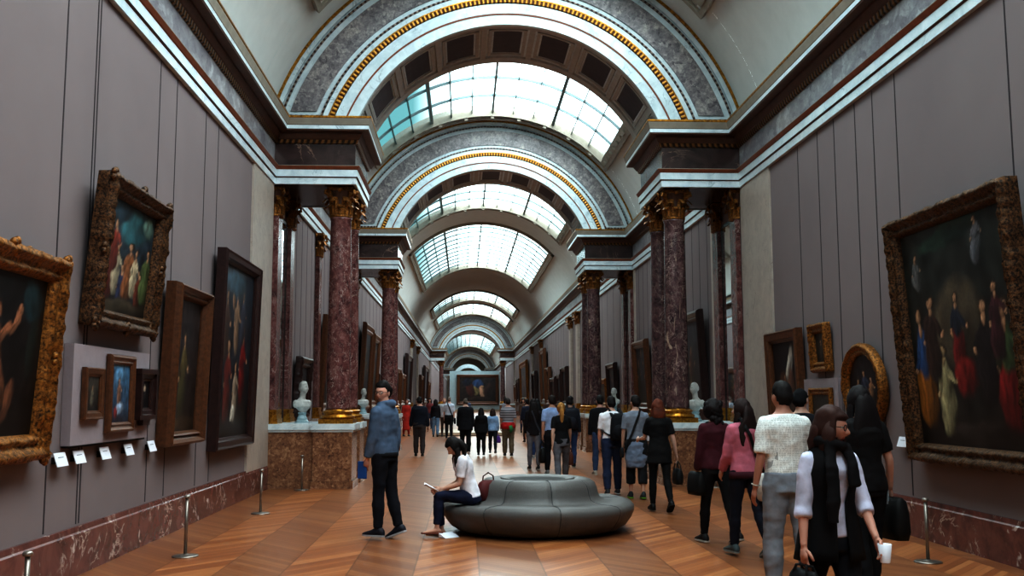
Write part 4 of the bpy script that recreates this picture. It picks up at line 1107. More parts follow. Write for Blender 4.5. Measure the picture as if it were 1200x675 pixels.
def handbag(J, hand, label, col, w=.32, d=.12, hh=.26, drop=.2, name='handbag', shoulder=False):
    at = J['hand'+hand] if not shoulder else J['sh'+hand]+Vector((0, 0, .05))
    t = root_like(J, name, label, 'bag', at)
    g = G(); n = 20; V = []
    for j, (z, sx, sy) in enumerate(((-drop, .82, .25), (-drop-.03, .9, .75), (-drop-hh*.4, 1.0, 1.0), (-drop-hh*.8, 1.04, 1.05), (-drop-hh, .95, .9))):
        for i in range(n):
            a = 2*pi*i/n; c, s_ = cos(a), sin(a); e = .55
            V.append((d/2*sy*math.copysign(abs(s_)**e, s_)+.01*noise.noise(Vector((c*2, z*9, s_))), w/2*sx*math.copysign(abs(c)**e, c), z))
    F = [(j*n+i, j*n+(i+1) % n, (j+1)*n+(i+1) % n, (j+1)*n+i) for j in range(4) for i in range(n)]+[tuple(range(n)), tuple(range(4*n, 5*n))]
    off = Vector(((.16 if hand == 'R' else -.16), -.02, 0)) if shoulder else Vector((0, 0, 0))
    g.add([Vector(v)+off for v in V], F); g.build('bag_body', cloth(col, .6), t, True)
    g = G()
    for q in (-1, 1):
        xx = q*d*.3
        g.tube([off+Vector((xx, -w*.28, -drop-.03)), off*.6+Vector((xx*.6, -w*.2, -drop*.45)), Vector((0, -.03, -.015)), Vector((0, .03, -.015)), off*.6+Vector((xx*.6, w*.2, -drop*.45)), off+Vector((xx, w*.28, -drop-.03))], .008, 6)
    g.build('handle', cloth(col, .6), t); return t
def sling(J, side, label, col, bagcol, w=.3, hh=.24, d=.1, front=False, low=-.15, name='shoulder_bag', cat='bag', lie=None):
    """a bag at one hip on a strap across the body from the other shoulder"""
    s = 1 if side == 'R' else -1; k = J['k']; P, U, TL = J['P'], J['U'], J['TL']
    t = root_like(J, name, label, cat, Vector((0, 0, 0)))
    tab = TORSO[J['sex']]; pts = []
    for side_y in (-1, 1):
        seq = []
        for i in range(9):
            q = i/8; tt = 1.0+(low-1.0)*q; rx, ry = lerp_tab(tab, max(-.04, tt))
            xx = (-s*.075*k)*(1-q)+s*(rx*k+.03)*q; yy = side_y*((ry*k+.045)*sqrt(max(.05, 1-(xx/(rx*k+.06))**2)))
            if tt > .93: yy *= .75
            seq.append(P+U*TL*tt+Vector((xx, yy, .03 if i == 0 else 0)))
        pts += seq if side_y == -1 else seq[::-1]
    g = G(); g.tube(pts, [(.02*k, .004)]*len(pts), 6, closed=True, up=(s*.6, 0, 1)); g.build('strap', cloth(col, .7), t)
    rx, ry = lerp_tab(tab, -.04); c = P+U*TL*low+Vector((s*(rx*k+.085), -.03, -hh/2+.02))+Vector(lie or (0, 0, 0)); g = G(); V = []; n = 20
    for z, sx, sy in ((hh/2, .9, .5), (hh/2-.02, 1, .9), (0, 1.03, 1.1), (-hh/2+.02, 1.0, .95), (-hh/2, .92, .6)):
        for i in range(n):
            a = 2*pi*i/n; cc, s_ = cos(a), sin(a); e = .5
            V.append(c+Vector((d/2*sy*math.copysign(abs(s_)**e, s_), w/2*sx*math.copysign(abs(cc)**e, cc), z)))
    F = [(j*n+i, j*n+(i+1) % n, (j+1)*n+(i+1) % n, (j+1)*n+i) for j in range(4) for i in range(n)]+[tuple(range(n)), tuple(range(4*n, 5*n))]
    g.add(V, F); g.build('bag_body', cloth(bagcol, .6), t, True); return t
def backpack(J, label, col, w=.30, hh=.42, d=.16, dx=0):
    t = root_like(J, 'backpack', label, 'bag', Vector((0, 0, 0)))
    P, U, TL, k = J['P'], J['U'], J['TL'], J['k']; rx, ry = lerp_tab(TORSO[J['sex']], .6)
    c = P+U*TL*.50+Vector((dx, -(ry*k+.02+d/2+.01), 0)); g = G(); V = []; n = 20
    for z, sx, sy in ((hh/2, .45, .4), (hh/2-.03, .72, .75), (hh/2-.1, .92, .95), (0, 1, 1), (-hh/2+.12, 1.04, 1.15), (-hh/2+.03, 1.02, 1.1), (-hh/2, .9, .8)):
        for i in range(n):
            a = 2*pi*i/n; cc, s_ = cos(a), sin(a); e = .6
            V.append(c+Vector((w/2*sx*math.copysign(abs(cc)**e, cc), d/2*sy*math.copysign(abs(s_)**e, s_), z)))
    F = [(j*n+i, j*n+(i+1) % n, (j+1)*n+(i+1) % n, (j+1)*n+i) for j in range(6) for i in range(n)]+[tuple(range(n)), tuple(range(6*n, 7*n))]
    g.add(V, F); bb = g.build('bag_body', cloth(col, .75), t, True)
    V = []; c2 = c+Vector((0, -d/2*1.05, -.07)); g = G().ell(c2, (w*.36, .035, hh*.24), 16, 10); g.build('front_pocket', cloth(tuple(min(255, a+8) for a in col), .75), bb, True)
    g = G()
    for s in (-1, 1):
        x0 = s*.085*k+dx*.5
        g.tube([c+Vector((s*.09, d/2, hh/2-.06)), P+U*TL*.97+Vector((x0, -.02, .055)), P+U*TL*.9+Vector((x0*1.15, ry*k+.03, 0)), P+U*TL*.6+Vector((x0*1.3, ry*k+.05, 0)), P+U*TL*.42+Vector((s*(rx*k+.03), 0, 0)), c+Vector((s*.12, d/2, -hh/2+.08))], [(.028, .006)]*6, 6, up=(1, 0, 0))
    g.build('strap', cloth(col, .75), t); return t
W1 = ((14, 1, 6, 0), (-16, 1, 14, 18)); W2 = ((-16, 1, 14, 18), (14, 1, 6, 0)); W3 = ((6, 1, 2, 0), (-6, 1, 6, 4)); ST = ((2, 3, 2, 0), (-2, 3, 2, 0))
W4 = ((18, 1, 4, 0), (-12, 1, 30, 34)); W5 = ((-12, 1, 30, 34), (18, 1, 4, 0))
A0 = ((4, 9, 14, 4), (-6, 9, 12, 4)); A1 = ((-12, 8, 14, 2), (14, 8, 18, 2)); A2 = ((14, 8, 18, 2), (-12, 8, 14, 2))
def people():
    D = radians
    dkhair = (26, 19, 18); FAR = .026; MID = .018
    # man turning his head, left of the sofa
    J = person('man in grey-blue hooded jacket and dark trousers, glancing back beside the sofa', -.93, 11.95, D(62), 1.79, 'm', 1, ((2, 1, 2, 0), (-5, 1, 9, 20)), ((6, 6, 10, 4), (-4, 10, 14, 0)), (92, -2), (206, 142, 120),
        1.0, 'thick', (24, 17, 16), (84, 100, 122), hem=-.02, sleeve=1.93, toff=.028, low=(20, 21, 30), leg=1.97, loff=.016, shoe=(34, 34, 44), sole=(170, 170, 176), vox=.012, glasses=True, hood=True, neckh=1.05)
    g = G(); P, U, TL = J['P'], J['U'], J['TL']
    g.tube([P+U*TL*q for q in (-.055, -.03, 0, .03)], [(.192, .140), (.196, .145), (.196, .145), (.19, .14)], 24, up=(1, 0, 0)); g.build('waistband', cloth((22, 22, 28)), J['root'], True)
    t = root_like(J, 'folded_leaflet', 'blue leaflet held low by the man in the hooded jacket', 'leaflet', J['handL'])
    g = G().box((-.01, -.02, -.13), (.005, .10, .07)); bevel(g.build('paper', cloth((36, 84, 150), .6, .05), t), .004)
    # woman reading, sitting on the sofa edge
    J = person('seated woman in white top and jeans reading on the sofa edge', .09, 12.26, D(97), 1.62, 'f', 15, ((96, 4, 92, 0), (90, 2, 98, 0)), ((10, 6, 62, 20), (4, 6, 66, 22)), (4, -42), (206, 152, 128),
        1.0, 'long', (24, 16, 16), (226, 220, 226), hem=-.03, sleeve=.75, toff=.020, low=(26, 32, 58), leg=1.92, loff=.010, shoe=(150, 92, 76), sole=(120, 70, 56), vox=.012, barefeet=True, group=None)
    m = (J['handL']+J['handR'])/2+Vector((0, .05, .045)); t = root_like(J, 'open_booklet', 'white booklet open in the hands of the seated woman', 'booklet', m)
    rot = Matrix.Rotation(radians(28), 3, 'X'); g = G()
    for s in (-1, 1): g.add([rot @ Vector(v) for v in ((0, -.09, 0), (s*.10, -.09, .02), (s*.10, .09, .02), (0, .09, 0), (0, -.09, -.006), (s*.10, -.09, .012), (s*.10, .09, .012), (0, .09, -.006))], [(0, 1, 2, 3), (4, 5, 6, 7), (0, 1, 5, 4), (1, 2, 6, 5), (2, 3, 7, 6), (3, 0, 4, 7)])
    g.build('pages', M['card'], t)
    t = thing('handbag', 'dark red bag on the sofa right behind the seated woman', 'bag', (.30, 12.40, .39), D(30))
    g = G(); V = []; n = 18
    for z, a, b in ((0, .11, .07), (.03, .14, .085), (.14, .15, .08), (.22, .12, .05), (.25, .08, .02)):
        for i in range(n): w = 2*pi*i/n; V.append((a*math.copysign(abs(cos(w))**.6, cos(w)), b*math.copysign(abs(sin(w))**.6, sin(w)), z))
    g.add(V, [(j*n+i, j*n+(i+1) % n, (j+1)*n+(i+1) % n, (j+1)*n+i) for j in range(4) for i in range(n)]+[tuple(range(n)), tuple(range(4*n, 5*n))]); g.build('bag_body', cloth((88, 34, 34), .6), t, True)
    G().tube([(-.08, 0, .23), (-.07, 0, .30), (0, 0, .34), (.07, 0, .30), (.08, 0, .23)], .009, 6).build('handle', cloth((60, 24, 24), .6), t)
    t = thing('paper_sheet', 'white sheet of paper lying on the floor against the sofa base', 'paper', (-.17, 12.05, .004), D(35))
    G().add([(-.10, -.07, 0), (.10, -.07, 0), (.10, .07, .0), (-.10, .07, 0), (-.10, -.07, .004), (.10, -.07, .004), (.10, .07, .05), (-.10, .07, .05)], [(0, 1, 2, 3), (4, 5, 6, 7), (0, 1, 5, 4), (1, 2, 6, 5), (2, 3, 7, 6), (3, 0, 4, 7)]).build('sheet', M['card'], t)
    # ---- group right of the sofa, walking away
    J = person('woman with long auburn hair, all in black, right of the sofa', 2.84, 14.55, D(2), 1.60, 'f', 2, ((8, 1, 2, 0), (-12, 1, 22, 30)), ((22, 12, 60, -4), (-8, 16, 16, -4)), (0, -2), (214, 170, 150), 1.06, 'mid', (104, 52, 34), (18, 17, 19), hem=-.34, sleeve=.75, toff=.022, low=(14, 14, 16), leg=1.97, loff=.006, shoe=(20, 18, 18), sole=(26, 24, 24), vox=.013)
    handbag(J, 'R', 'black handbag hanging from the hand of the auburn-haired woman', (16, 15, 16), .30, .12, .22, .12)
    J = person('young man in grey T-shirt with strap, jacket tied at his waist', 2.84, 16.5, D(-4), 1.68, 'm', 3, W3, ((2, 9, 10, 2), (16, 14, 74, 10)), (18, 0), (200, 150, 126), .96, 'short', dkhair, (124, 130, 142), hem=-.06, sleeve=.8, low=(28, 27, 30), leg=1.6, loff=.026, shoe=(40, 42, 44), sole=(120, 170, 60), vox=.013)
    sling(J, 'L', 'thin dark strap and pouch across the grey T-shirt', (24, 24, 28), (30, 30, 34), .2, .16, .06)
    P, U, TL, k = J['P'], J['U'], J['TL'], J['k']; g = G()
    g.tube([P+U*TL*q for q in (.10, .03, -.2, -.5, -.72)], [(.165, .118), (.178, .13), (.186, .135), (.188, .138), (.17, .125)], 22, up=(1, 0, 0)); remesh(g, 'tied_jacket', .016, cloth((112, 122, 140)), J['root'], .012, 3)
    t = root_like(J, 'gallery_leaflet', 'white and blue printed leaflet in the hand of the auburn woman', 'leaflet', J['handR']+Vector((.05, .0, -.05)))
    g = G().box((-.045, -.01, -.12), (.045, .01, .14)); g.build('cover', cloth((90, 160, 214), .5, .05), t); G().box((-.046, -.012, -.12), (.046, .012, -.02)).build('lower_panel', M['card'], t)
    J = person('young man in white T-shirt and jeans carrying a black backpack', 2.52, 17.05, D(-2), 1.66, 'm', 3, ((-8, 2, 8, 8), (10, 2, 4, 0)), A0, (6, 0), (206, 150, 128), .98, 'short', dkhair, (222, 220, 226), hem=-.08, sleeve=.85, low=(34, 44, 70), leg=1.97, loff=.02, shoe=(40, 40, 44), sole=(200, 200, 200), vox=.013)
    backpack(J, 'black backpack slung on the right shoulder of the white T-shirt man', (18, 18, 24), .27, .46, .15, .09)
    J = person('man in black jacket and blue jeans left of the white T-shirt man', 2.95, 21.6, D(4), 1.72, 'm', 2, W1, A0, (0, 0), (190, 130, 110), 1.0, 'short', dkhair, (24, 24, 30), hem=-.08, toff=.024, low=(64, 84, 120), leg=1.97, loff=.016, shoe=(170, 160, 150), vox=MID)
    J = person('woman with blonde ponytail, black top and grey trousers', 1.82, 18.7, D(0), 1.57, 'f', 2, W5, A1, (0, 0), (206, 160, 136), 1.02, 'pony', (168, 122, 66), (18, 17, 20), hem=-.08, sleeve=.7, low=(96, 94, 100), leg=1.97, loff=.012, vox=.014)
    handbag(J, 'R', 'brown leather bag hanging at the right side of the ponytailed woman', (92, 50, 36), .3, .12, .24, .10)
    J = person('man in white and pale blue shirt with tattooed look, behind the ponytailed woman', 1.92, 21.8, D(0), 1.72, 'm', 2, W1, A1, (10, 0), (176, 122, 96), 1.0, 'short', (40, 28, 24), (150, 170, 206), hem=-.08, sleeve=.8, low=(28, 28, 34), leg=1.97, loff=.018, shoe=(130, 130, 130), vox=MID)
    J['root']['label'] = 'man in pale blue shirt just behind the ponytailed woman'
    handbag(J, 'L', 'big black tote hanging low between two walking women, left of the ponytail', (14, 14, 16), .40, .16, .32, .16, 'tote_bag')
    J = person('person in dark jacket and jeans with a dark backpack, right of the ponytail', 2.55, 24.0, D(0), 1.70, 'm', 3, W2, A2, (-10, 0), (170, 120, 100), 1.0, 'thick', dkhair, (38, 40, 50), hem=-.05, toff=.02, low=(60, 84, 130), leg=1.97, loff=.016, shoe=(30, 28, 30), vox=MID)
    backpack(J, 'dark backpack on the jeans-wearing visitor right of the ponytail', (34, 36, 46), .32, .48, .18)
    J = person('woman with long dark hair, dark top and slim grey trousers', 1.62, 23.3, D(2), 1.63, 'f', 2, W3, A0, (0, 0), (200, 150, 126), 1.0, 'long', (30, 20, 20), (28, 22, 26), hem=-.16, sleeve=1.9, low=(112, 112, 120), leg=1.95, loff=.008, shoe=(30, 24, 24), vox=MID)
    sling(J, 'R', 'slate grey shoulder bag of the woman in slim grey trousers', (60, 62, 72), (76, 78, 90), .34, .28, .12)
    person('woman with long black hair and dark coat, seen past the grey shoulder bag', 2.02, 27.6, D(0), 1.64, 'f', 2, W1, A0, (0, 0), (190, 140, 116), 1.05, 'long', (18, 15, 17), (24, 22, 28), hem=-.2, toff=.025, low=(60, 84, 130), leg=1.97, shoe=(150, 150, 150), vox=.02)
    J = person('man in grey striped shirt and khaki trousers with red jacket round his waist', 1.27, 28.8, D(0), 1.66, 'm', 2, W3, A0, (0, 0), (190, 130, 110), 1.05, 'crop', (50, 40, 36), topmat=stripes((96, 94, 100), (158, 156, 162), .07), hem=-.05, sleeve=.9, low=(104, 92, 76), leg=1.97, loff=.026, shoe=(30, 26, 26), vox=.02)
    P, U, TL = J['P'], J['U'], J['TL']; g = G(); g.tube([P+U*TL*q for q in (.16, .06, -.08, -.2)], [(.18, .125), (.20, .145), (.21, .155), (.18, .14)], 22, up=(1, 0, 0)); remesh(g, 'red_jacket', .02, cloth((176, 40, 40)), J['root'], .014, 8)
    g = G(); g.tube([P+Vector((.06, -.15, .0)), P+Vector((.08, -.165, -.1)), P+Vector((.06, -.16, -.2))], [(.05, .02), (.06, .02), (.03, .015)], 10, up=(1, 0, 0)); g.build('green_sleeve', cloth((52, 110, 66)), J['root'], True)
    person('man in navy jacket and brown trousers walking alone on the left', -1.27, 28.9, D(2), 1.70, 'm', 2, W3, ((6, 12, 12, 0), (-6, 12, 12, 0)), (0, 0), (180, 124, 104), 1.08, 'short', dkhair, (22, 26, 40), hem=-.08, toff=.026, low=(62, 54, 54), leg=1.97, loff=.024, shoe=(24, 22, 22), vox=.02)
    person('grey-haired person in a long dark coat, centre of the hall', .05, 29.6, D(0), 1.66, 'm', 3, W3, A0, (8, -4), (190, 140, 120), 1.2, 'crop', (96, 84, 76), (20, 20, 26), hem=-.3, toff=.034, low=(18, 18, 20), leg=1.97, loff=.02, shoe=(150, 130, 120), vox=.02)
    person('short person in black right of the long-coated one', .50, 29.0, D(0), 1.36, 'f', 3, W3, A0, (0, -4), (190, 140, 120), 1.2, 'mid', (24, 18, 18), (18, 17, 20), hem=-.2, toff=.03, low=(16, 16, 18), leg=1.97, loff=.016, vox=.02)
    J = person('child in light blue jacket beside the short person in black', .86, 29.9, D(0), 1.33, 'f', 3, W1, A0, (20, 0), (200, 150, 130), 1.0, 'mid', (60, 40, 30), (140, 168, 200), hem=-.1, toff=.024, low=(28, 28, 36), leg=1.97, vox=.02)
    handbag(J, 'R', 'purple ball-shaped bag carried by the child in light blue', (104, 60, 150), .20, .18, .20, .06)
    J = person('man in pale grey shirt with a dark strap across his back', -.62, 42.2, D(0), 1.74, 'm', 2, W3, A0, (0, 0), (206, 150, 130), 1.05, 'crop', (120, 104, 96), (186, 194, 208), hem=-.12, sleeve=1.0, low=(26, 26, 30), leg=1.97, loff=.02, vox=FAR)
    sling(J, 'R', 'dark bag on the strap of the pale-shirted man', (20, 22, 34), (22, 24, 34), .28, .24, .1)
    person('woman in dark jacket and pale blue jeans far down on the left', -1.22, 43.6, D(0), 1.62, 'f', 2, W3, A0, (0, 0), (190, 140, 120), 1.05, 'mid', (30, 20, 20), (24, 20, 26), hem=-.1, toff=.024, low=(110, 140, 170), leg=1.97, loff=.02, vox=FAR)
    person('thin person in a red robe standing by the far left wall', -2.55, 44.8, D(200), 1.64, 'f', 0, ST, A0, (0, 0), (180, 110, 90), .8, 'bun', (90, 40, 30), (170, 50, 40), hem=-1.1, toff=.02, low=(150, 50, 40), leg=1.95, vox=FAR)
    rng = random.Random(11)
    cols = [(40, 24, 30), (120, 60, 64), (70, 80, 100), (200, 200, 206), (30, 30, 36), (90, 70, 60), (44, 50, 70), (150, 150, 160)]
    for i, (px, Y, h, lb) in enumerate(((-2.3, 50, 1.66, 'visitor in dark red far behind the navy-jacketed man'), (-1.9, 56, 1.70, 'visitor in dusty pink far behind, second from the left wall'), (.2, 60, 1.72, 'tiny visitor in slate blue before the far painting, left part'), (-.86, 44.4, 1.70, 'bald man in white shirt beside the pale-shirted man'), (2.6, 62, 1.70, 'tiny visitor in black right of the far painting'),
                                          (2.9, 49, 1.68, 'visitor in brown far behind the striped-shirt man'), (2.4, 38, 1.62, 'visitor in navy just right of the striped-shirt man'), (2.3, 55, 1.7, 'visitor in pale grey far right of the far painting'))):
        person(lb, px, Y, D(rng.choice((0, 10, -10, 180))), h, 'mf'[i % 2], 2, W3, A0, (0, 0), (200, 150, 130), 1.0, 'crop' if i in (3,) else ('short', 'mid')[i % 2], (170, 130, 110) if i == 3 else dkhair, cols[i], hem=-.1, toff=.02, low=rng.choice(((30, 30, 36), (60, 70, 96), (70, 60, 56))), leg=1.97, vox=.034, group='tiny distant visitors')
    # ---- right foreground
    J = person('girl in pink hooded sweater and dark jeans walking away on the right', 2.93, 10.4, D(14), 1.60, 'f', 2, ((10, 1, 3, 0), (-13, 1, 16, 26)), ((8, 10, 30, 8), (-6, 12, 14, 6)), (34, 0), (206, 156, 136), .98, 'long', (44, 28, 26), (186, 110, 126), hem=-.02, sleeve=1.9, toff=.022, low=(24, 26, 40), leg=1.98, loff=.010, shoe=(74, 84, 86), sole=(130, 130, 126), vox=.012)
    g = G(); P, U, TL = J['P'], J['U'], J['TL']; g.tube([P+U*TL*q for q in (-.13, -.06, 0)], [(.180, .125), (.182, .127), (.176, .122)], 22, up=(1, 0, 0)); g.build('maroon_hem', cloth((70, 30, 40)), J['root'], True)
    sling(J, 'R', 'white and grey shoulder bag on a black strap across the pink sweater', (18, 16, 18), (206, 204, 200), .28, .28, .10, low=-.06, lie=(-.13, -.12, 0))
    J = person('woman with dark curly hair in maroon, half hidden behind the pink sweater', 2.86, 11.35, D(14), 1.62, 'f', 2, W1, A0, (10, 0), (200, 150, 130), 1.0, 'curly', (28, 19, 20), (74, 28, 38), hem=-.05, toff=.02, low=(18, 17, 20), leg=1.97, loff=.008, vox=.014)
    handbag(J, 'L', 'black bag at the left side of the woman in maroon', (18, 17, 18), .3, .12, .26, -.08)
    J = person('man in newsprint-patterned T-shirt and grey sweatpants, back to camera', 2.70, 8.35, D(6), 1.77, 'm', 2, ((4, 4, 4, 0), (-8, 3, 10, 6)), ((-6, 12, 16, -2), (2, 12, 14, 0)), (6, 0), (176, 112, 88), 1.0, 'short', (24, 18, 18), topmat=newsprint(), hem=-.10, sleeve=.88, toff=.024, low=(136, 142, 152), leg=1.98, loff=.030, shoe=(90, 90, 90), vox=.012)
    t = root_like(J, 'bracelet', 'pale bracelet on the left wrist of the newsprint T-shirt man', 'bracelet', J['wrL']-J['fdL']*.03)
    D_ = J['fdL']; a1 = D_.orthogonal().normalized(); a2 = D_.cross(a1); G().tube([a1*.034*cos(q*pi/8)+a2*.034*sin(q*pi/8) for q in range(16)], .005, 6, closed=True).build('band', cloth((170, 168, 160), .5), t)
    person('man in black cap, head just visible past the newsprint T-shirt', 3.72, 10.9, D(-4), 1.75, 'm', 2, W2, A0, (-30, 0), (196, 150, 130), 1.0, 'cap', (18, 18, 22), (34, 34, 40), hem=-.05, toff=.02, low=(40, 44, 60), vox=.016)
    J = person('tall woman with long straight dark hair in black T-shirt, right foreground', 3.29, 8.15, D(8), 1.72, 'f', 2, ((-8, 1, 6, 8), (8, 1, 3, 0)), ((6, 8, 30, 20), (-4, 16, 22, -2)), (6, 0), (206, 150, 130), 1.04, 'long', (26, 18, 20), (20, 18, 20), hem=-.10, sleeve=.75, toff=.022, low=(16, 16, 20), leg=1.97, loff=.010, shoe=(30, 28, 30), vox=.012)
    handbag(J, 'R', 'large black shoulder bag on the arm of the tall dark-haired woman', (14, 13, 14), .38, .16, .34, -.02)
    t = root_like(J, 'paper_sheet', 'pale sheet tucked beside the large black shoulder bag', 'paper', J['handR']+Vector((-.06, .02, -.02)))
    G().box((-.004, -.09, -.13), (.004, .09, .13)).build('sheet', cloth((150, 166, 176), .6, .05), t)
    J = person('woman in white sleeves, black waistcoat, scarf and glasses, nearest the camera', 2.10, 5.75, D(192), 1.56, 'f', 3, ((12, 1, 6, 0), (-12, 1, 12, 16)), ((14, 9, 26, 10), (2, 12, 14, -4)), (40, -6), (206, 140, 116), 1.06, 'mid', (62, 36, 30), (206, 206, 226), hem=.0, sleeve=1.3, toff=.016, low=(24, 26, 34), leg=1.97, loff=.012, shoe=(40, 36, 36), vox=.011, glasses=True)
    P, U, TL, k = J['P'], J['U'], J['TL'], J['k']; tab = TORSO['f']; g = G()
    # open waistcoat: two front panels and a back
    n = 40; V = []; ts = [-.26, -.14, -.05, .05, .2, .38, .55, .70, .80, .88, .94, .985]
    for tt in ts:
        rx, ry = lerp_tab(tab, max(-.04, tt)); fl = 1+max(0, -.02-tt)*.5
        th = 11 if tt < .3 else (11+(tt-.3)*40 if tt < .75 else 29)      # half opening at the front
        arm = ss(.72, .80, tt)*(1-ss(.93, .97, tt))
        for i in range(n):
            a = radians(90+th)+(2*pi-2*radians(th))*i/(n-1)
            kx = 1-.16*arm*abs(cos(a))**3
            V.append(P+U*TL*tt+Vector(((rx*k*1.06+.030)*fl*kx*cos(a), (ry*k*1.06+.030)*fl*sin(a), 0)))
    F = [(q*n+i, q*n+i+1, (q+1)*n+i+1, (q+1)*n+i) for q in range(len(ts)-1) for i in range(n-1)]
    o = mk('waistcoat', V, F, cloth((18, 17, 20)), None, J['root'], True); so = o.modifiers.new('s', 'SOLIDIFY'); so.thickness = .012; so.offset = 0
    g = G(); nbp = J['nb']
    g.tube([nbp+Vector((.085*cos(q*pi/8), .09*sin(q*pi/8)+.012, .015+.02*sin(q*pi/8+2))) for q in range(16)], .032, 12, closed=True)
    g.tube([nbp+Vector((.05, .085, .0)), nbp+Vector((.075, .14, -.12)), nbp+Vector((.08, .155, -.28)), nbp+Vector((.085, .15, -.42))], [(.035, .025), (.045, .022), (.045, .02), (.04, .015)], 12, up=(1, 0, 0))
    g.tube([nbp+Vector((-.05, .085, .0)), nbp+Vector((-.06, .14, -.10)), nbp+Vector((-.065, .15, -.22))], [(.035, .025), (.04, .022), (.04, .015)], 12, up=(1, 0, 0))
    remesh(g, 'scarf', .010, cloth((20, 17, 20)), J['root'], .008, 2)
    t = handbag(J, 'R', 'black bag hanging from the hand of the woman in the waistcoat', (20, 19, 22), .26, .11, .22, .04)
    t = root_like(J, 'paper_cup', 'white cup held out by the woman in the waistcoat', 'cup', J['handL']+Vector((.0, .03, .0)))
    G().lathe([(.026, -.05), (.038, .05), (.035, .05), (.024, -.045)], 20, cap=False).build('cup_body', M['card'], t, True)
people()

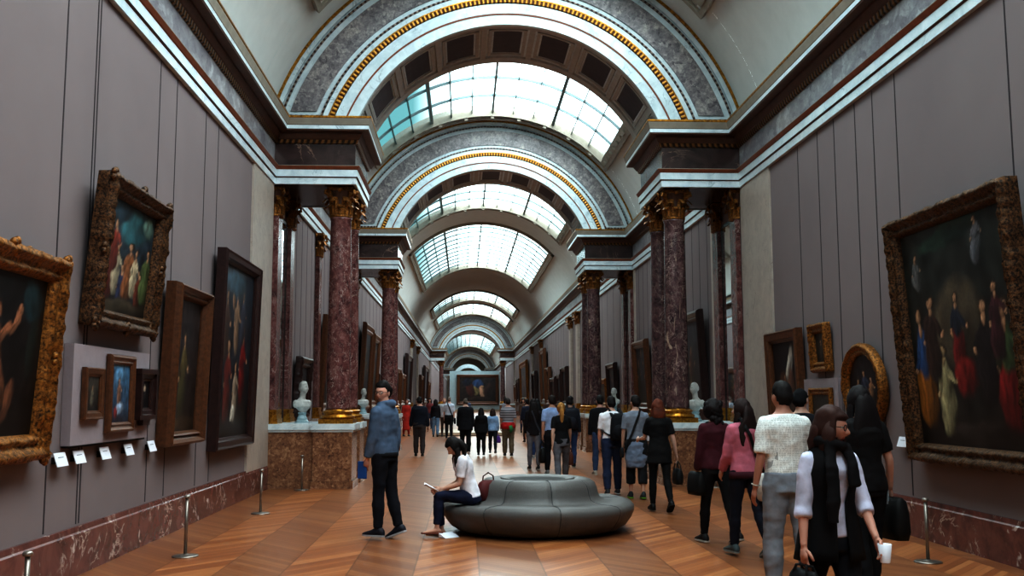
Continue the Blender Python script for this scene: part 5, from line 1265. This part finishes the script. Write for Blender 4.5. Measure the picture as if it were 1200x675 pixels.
def furniture():
    CX, CY = .93, 12.72
    t = thing('round_sofa', 'round grey leather sofa with a raised backrest hub, middle of the floor', 'sofa', (CX, CY, 0), radians(9))
    n = 144; prof = [(.90, .02), (1.00, .035), (1.09, .09), (1.155, .18), (1.19, .26), (1.19, .315), (1.15, .355), (1.06, .372), (.94, .372), (.83, .378), (.775, .405), (.75, .46), (.735, .53), (.71, .59), (.65, .632), (.58, .645), (.50, .642), (.45, .625)]
    def fn(a, r, z):
        s = abs(sin(4*a)); g = math.exp(-(s/.10)**2)      # eight seams
        lobe = .012*abs(sin(4*a))
        return 1+lobe-.016*g+.012*sin(2*a+.6)*(1 if r > .9 else .4)
    g = G(); V = []; F = []
    for r, z in prof:
        for i in range(n):
            a = 2*pi*i/n; k = fn(a, r, z); zz = z+(.016*sin(3*a+1)*ss(.2, .4, z)*(1 if r > .9 else 0))-.010*math.exp(-(abs(sin(4*a))/.10)**2)*ss(.3, .4, z)
            V.append((r*k*cos(a), r*k*sin(a), zz))
    for j in range(len(prof)-1):
        for i in range(n): F.append((j*n+i, j*n+(i+1) % n, (j+1)*n+(i+1) % n, (j+1)*n+i))
    g.add(V, F); o = g.build('upholstery', M['sofa'], t, True)
    g = G()
    for q in range(8):
        a = q*pi/4
        pts = []
        for r, z in prof[1:]:
            k = fn(a, r, z); zz = z+(.016*sin(3*a+1)*ss(.2, .4, z)*(1 if r > .9 else 0))-.010*ss(.3, .4, z)
            pts.append((r*k*cos(a), r*k*sin(a), zz+.001))
        g.tube(pts, .006, 5)
    g.build('seam_piping', M['sofaseam'], t)
    G().lathe([(.47, .54), (.47, .627)], 48).build('hub_shade_disc', M['black'], t)  # solid black disc: shade inside the hub opening put into the colour
    g = G(); g.lathe([(.455, .626), (.47, .643), (.44, .648), (.37, .637), (.34, .62)], 48, cap=False)
    g.build('well_rim', M['sofa'], t, True)
    G().lathe([(.86, 0), (.86, .04)], 48).build('base', M['black'], t)  # black drum: shadow under the sofa put into the colour
    def post(x, y, label):
        t = thing('barrier_post', label, 'post', (x, y, 0), 0, 'low steel barrier posts along the walls')
        G().lathe([(.135, 0), (.135, .008), (.12, .016), (.03, .022), (.022, .03)], 32).build('base', M['steel'], t, True)
        G().lathe([(.017, .02), (.017, .60)], 16).build('pole', M['steel'], t, True)
        G().lathe([(.02, .595), (.032, .60), (.034, .615), (.026, .628), (.0, .632)], 16, cap=False).build('cap', M['steel'], t, True)
    for x, y, l in ((-2.88, 6.9, 'low steel barrier post cut off at the bottom left corner'), (-2.9, 10.8, 'low steel barrier post in front of the left baseboard, under the grey board'), (-2.91, 14.73, 'low steel barrier post before the left pedestal, by the dark-framed painting'), (-2.92, 18.45, 'low steel barrier post touching the left marble pedestal front'),
                    (4.62, 9.95, 'low steel barrier post at right below the big altarpiece'), (4.64, 18.45, 'low steel barrier post before the right marble pedestal')): post(x, y, l)
    bust('white marble bust of a man on the left pedestal, first arch', (-3.16, 19.83, CZ0), radians(-125), 1.0)
    bust('pale bust on the left pedestal of the second arch', (-3.2, 32.1, CZ0), radians(-130), 1.0)
    bust('pale bust on the right pedestal, behind the blotched columns', (4.62, 19.83, CZ0), radians(125), .96)
    bust('pale bust on the right pedestal of the second arch', (4.85, 32.1, CZ0), radians(120), 1.0)
furniture()
#--CAMERA--
def camera():
    cd = bpy.data.cameras.new('camera'); cd.sensor_width = 36; cd.lens = 1168/1200*36; cd.clip_end = 600; cd.clip_start = .05
    c = bpy.data.objects.new('camera', cd); COL.objects.link(c)
    m = Matrix(((0.99885, -0.0029966, -0.0478965), (-0.0479325, -0.1111627, -0.9926456), (-0.0023498, 0.9937977, -0.1111783)))
    c.matrix_world = Matrix.Translation((0, 0, 1.62)) @ m.to_4x4()
    scene.camera = c
camera()
def light():
    w = bpy.data.worlds.new('sky'); scene.world = w; w.use_nodes = True
    nt = w.node_tree; b = nt.nodes['Background']; tc = nt.nodes.new('ShaderNodeTexCoord'); sp = nt.nodes.new('ShaderNodeSeparateXYZ'); rp = nt.nodes.new('ShaderNodeValToRGB')
    nt.links.new(tc.outputs['Generated'], sp.inputs[0]); ad = nt.nodes.new('ShaderNodeMath'); ad.operation = 'MULTIPLY_ADD'; ad.inputs[1].default_value = 1; ad.inputs[2].default_value = .5
    nt.links.new(sp.outputs[0], ad.inputs[0]); nt.links.new(ad.outputs[0], rp.inputs[0]); nt.links.new(rp.outputs[0], b.inputs[0])
    e = rp.color_ramp.elements; e[0].position = .45; e[0].color = (.07, .18, .19, 1); e[1].position = .492; e[1].color = (.9, .98, 1, 1)
    b.inputs[1].default_value = 3.2
    scene.view_settings.view_transform = 'Standard'; scene.view_settings.look = 'None'
    scene.view_settings.exposure = .08; scene.view_settings.gamma = .72
    scene.cycles.use_denoising = True
    scene.cycles.max_bounces = 6; scene.cycles.diffuse_bounces = 4; scene.cycles.glossy_bounces = 3; scene.cycles.transparent_max_bounces = 8
    scene.cycles.sample_clamp_indirect = 6; scene.cycles.caustics_reflective = False; scene.cycles.caustics_refractive = False
light()
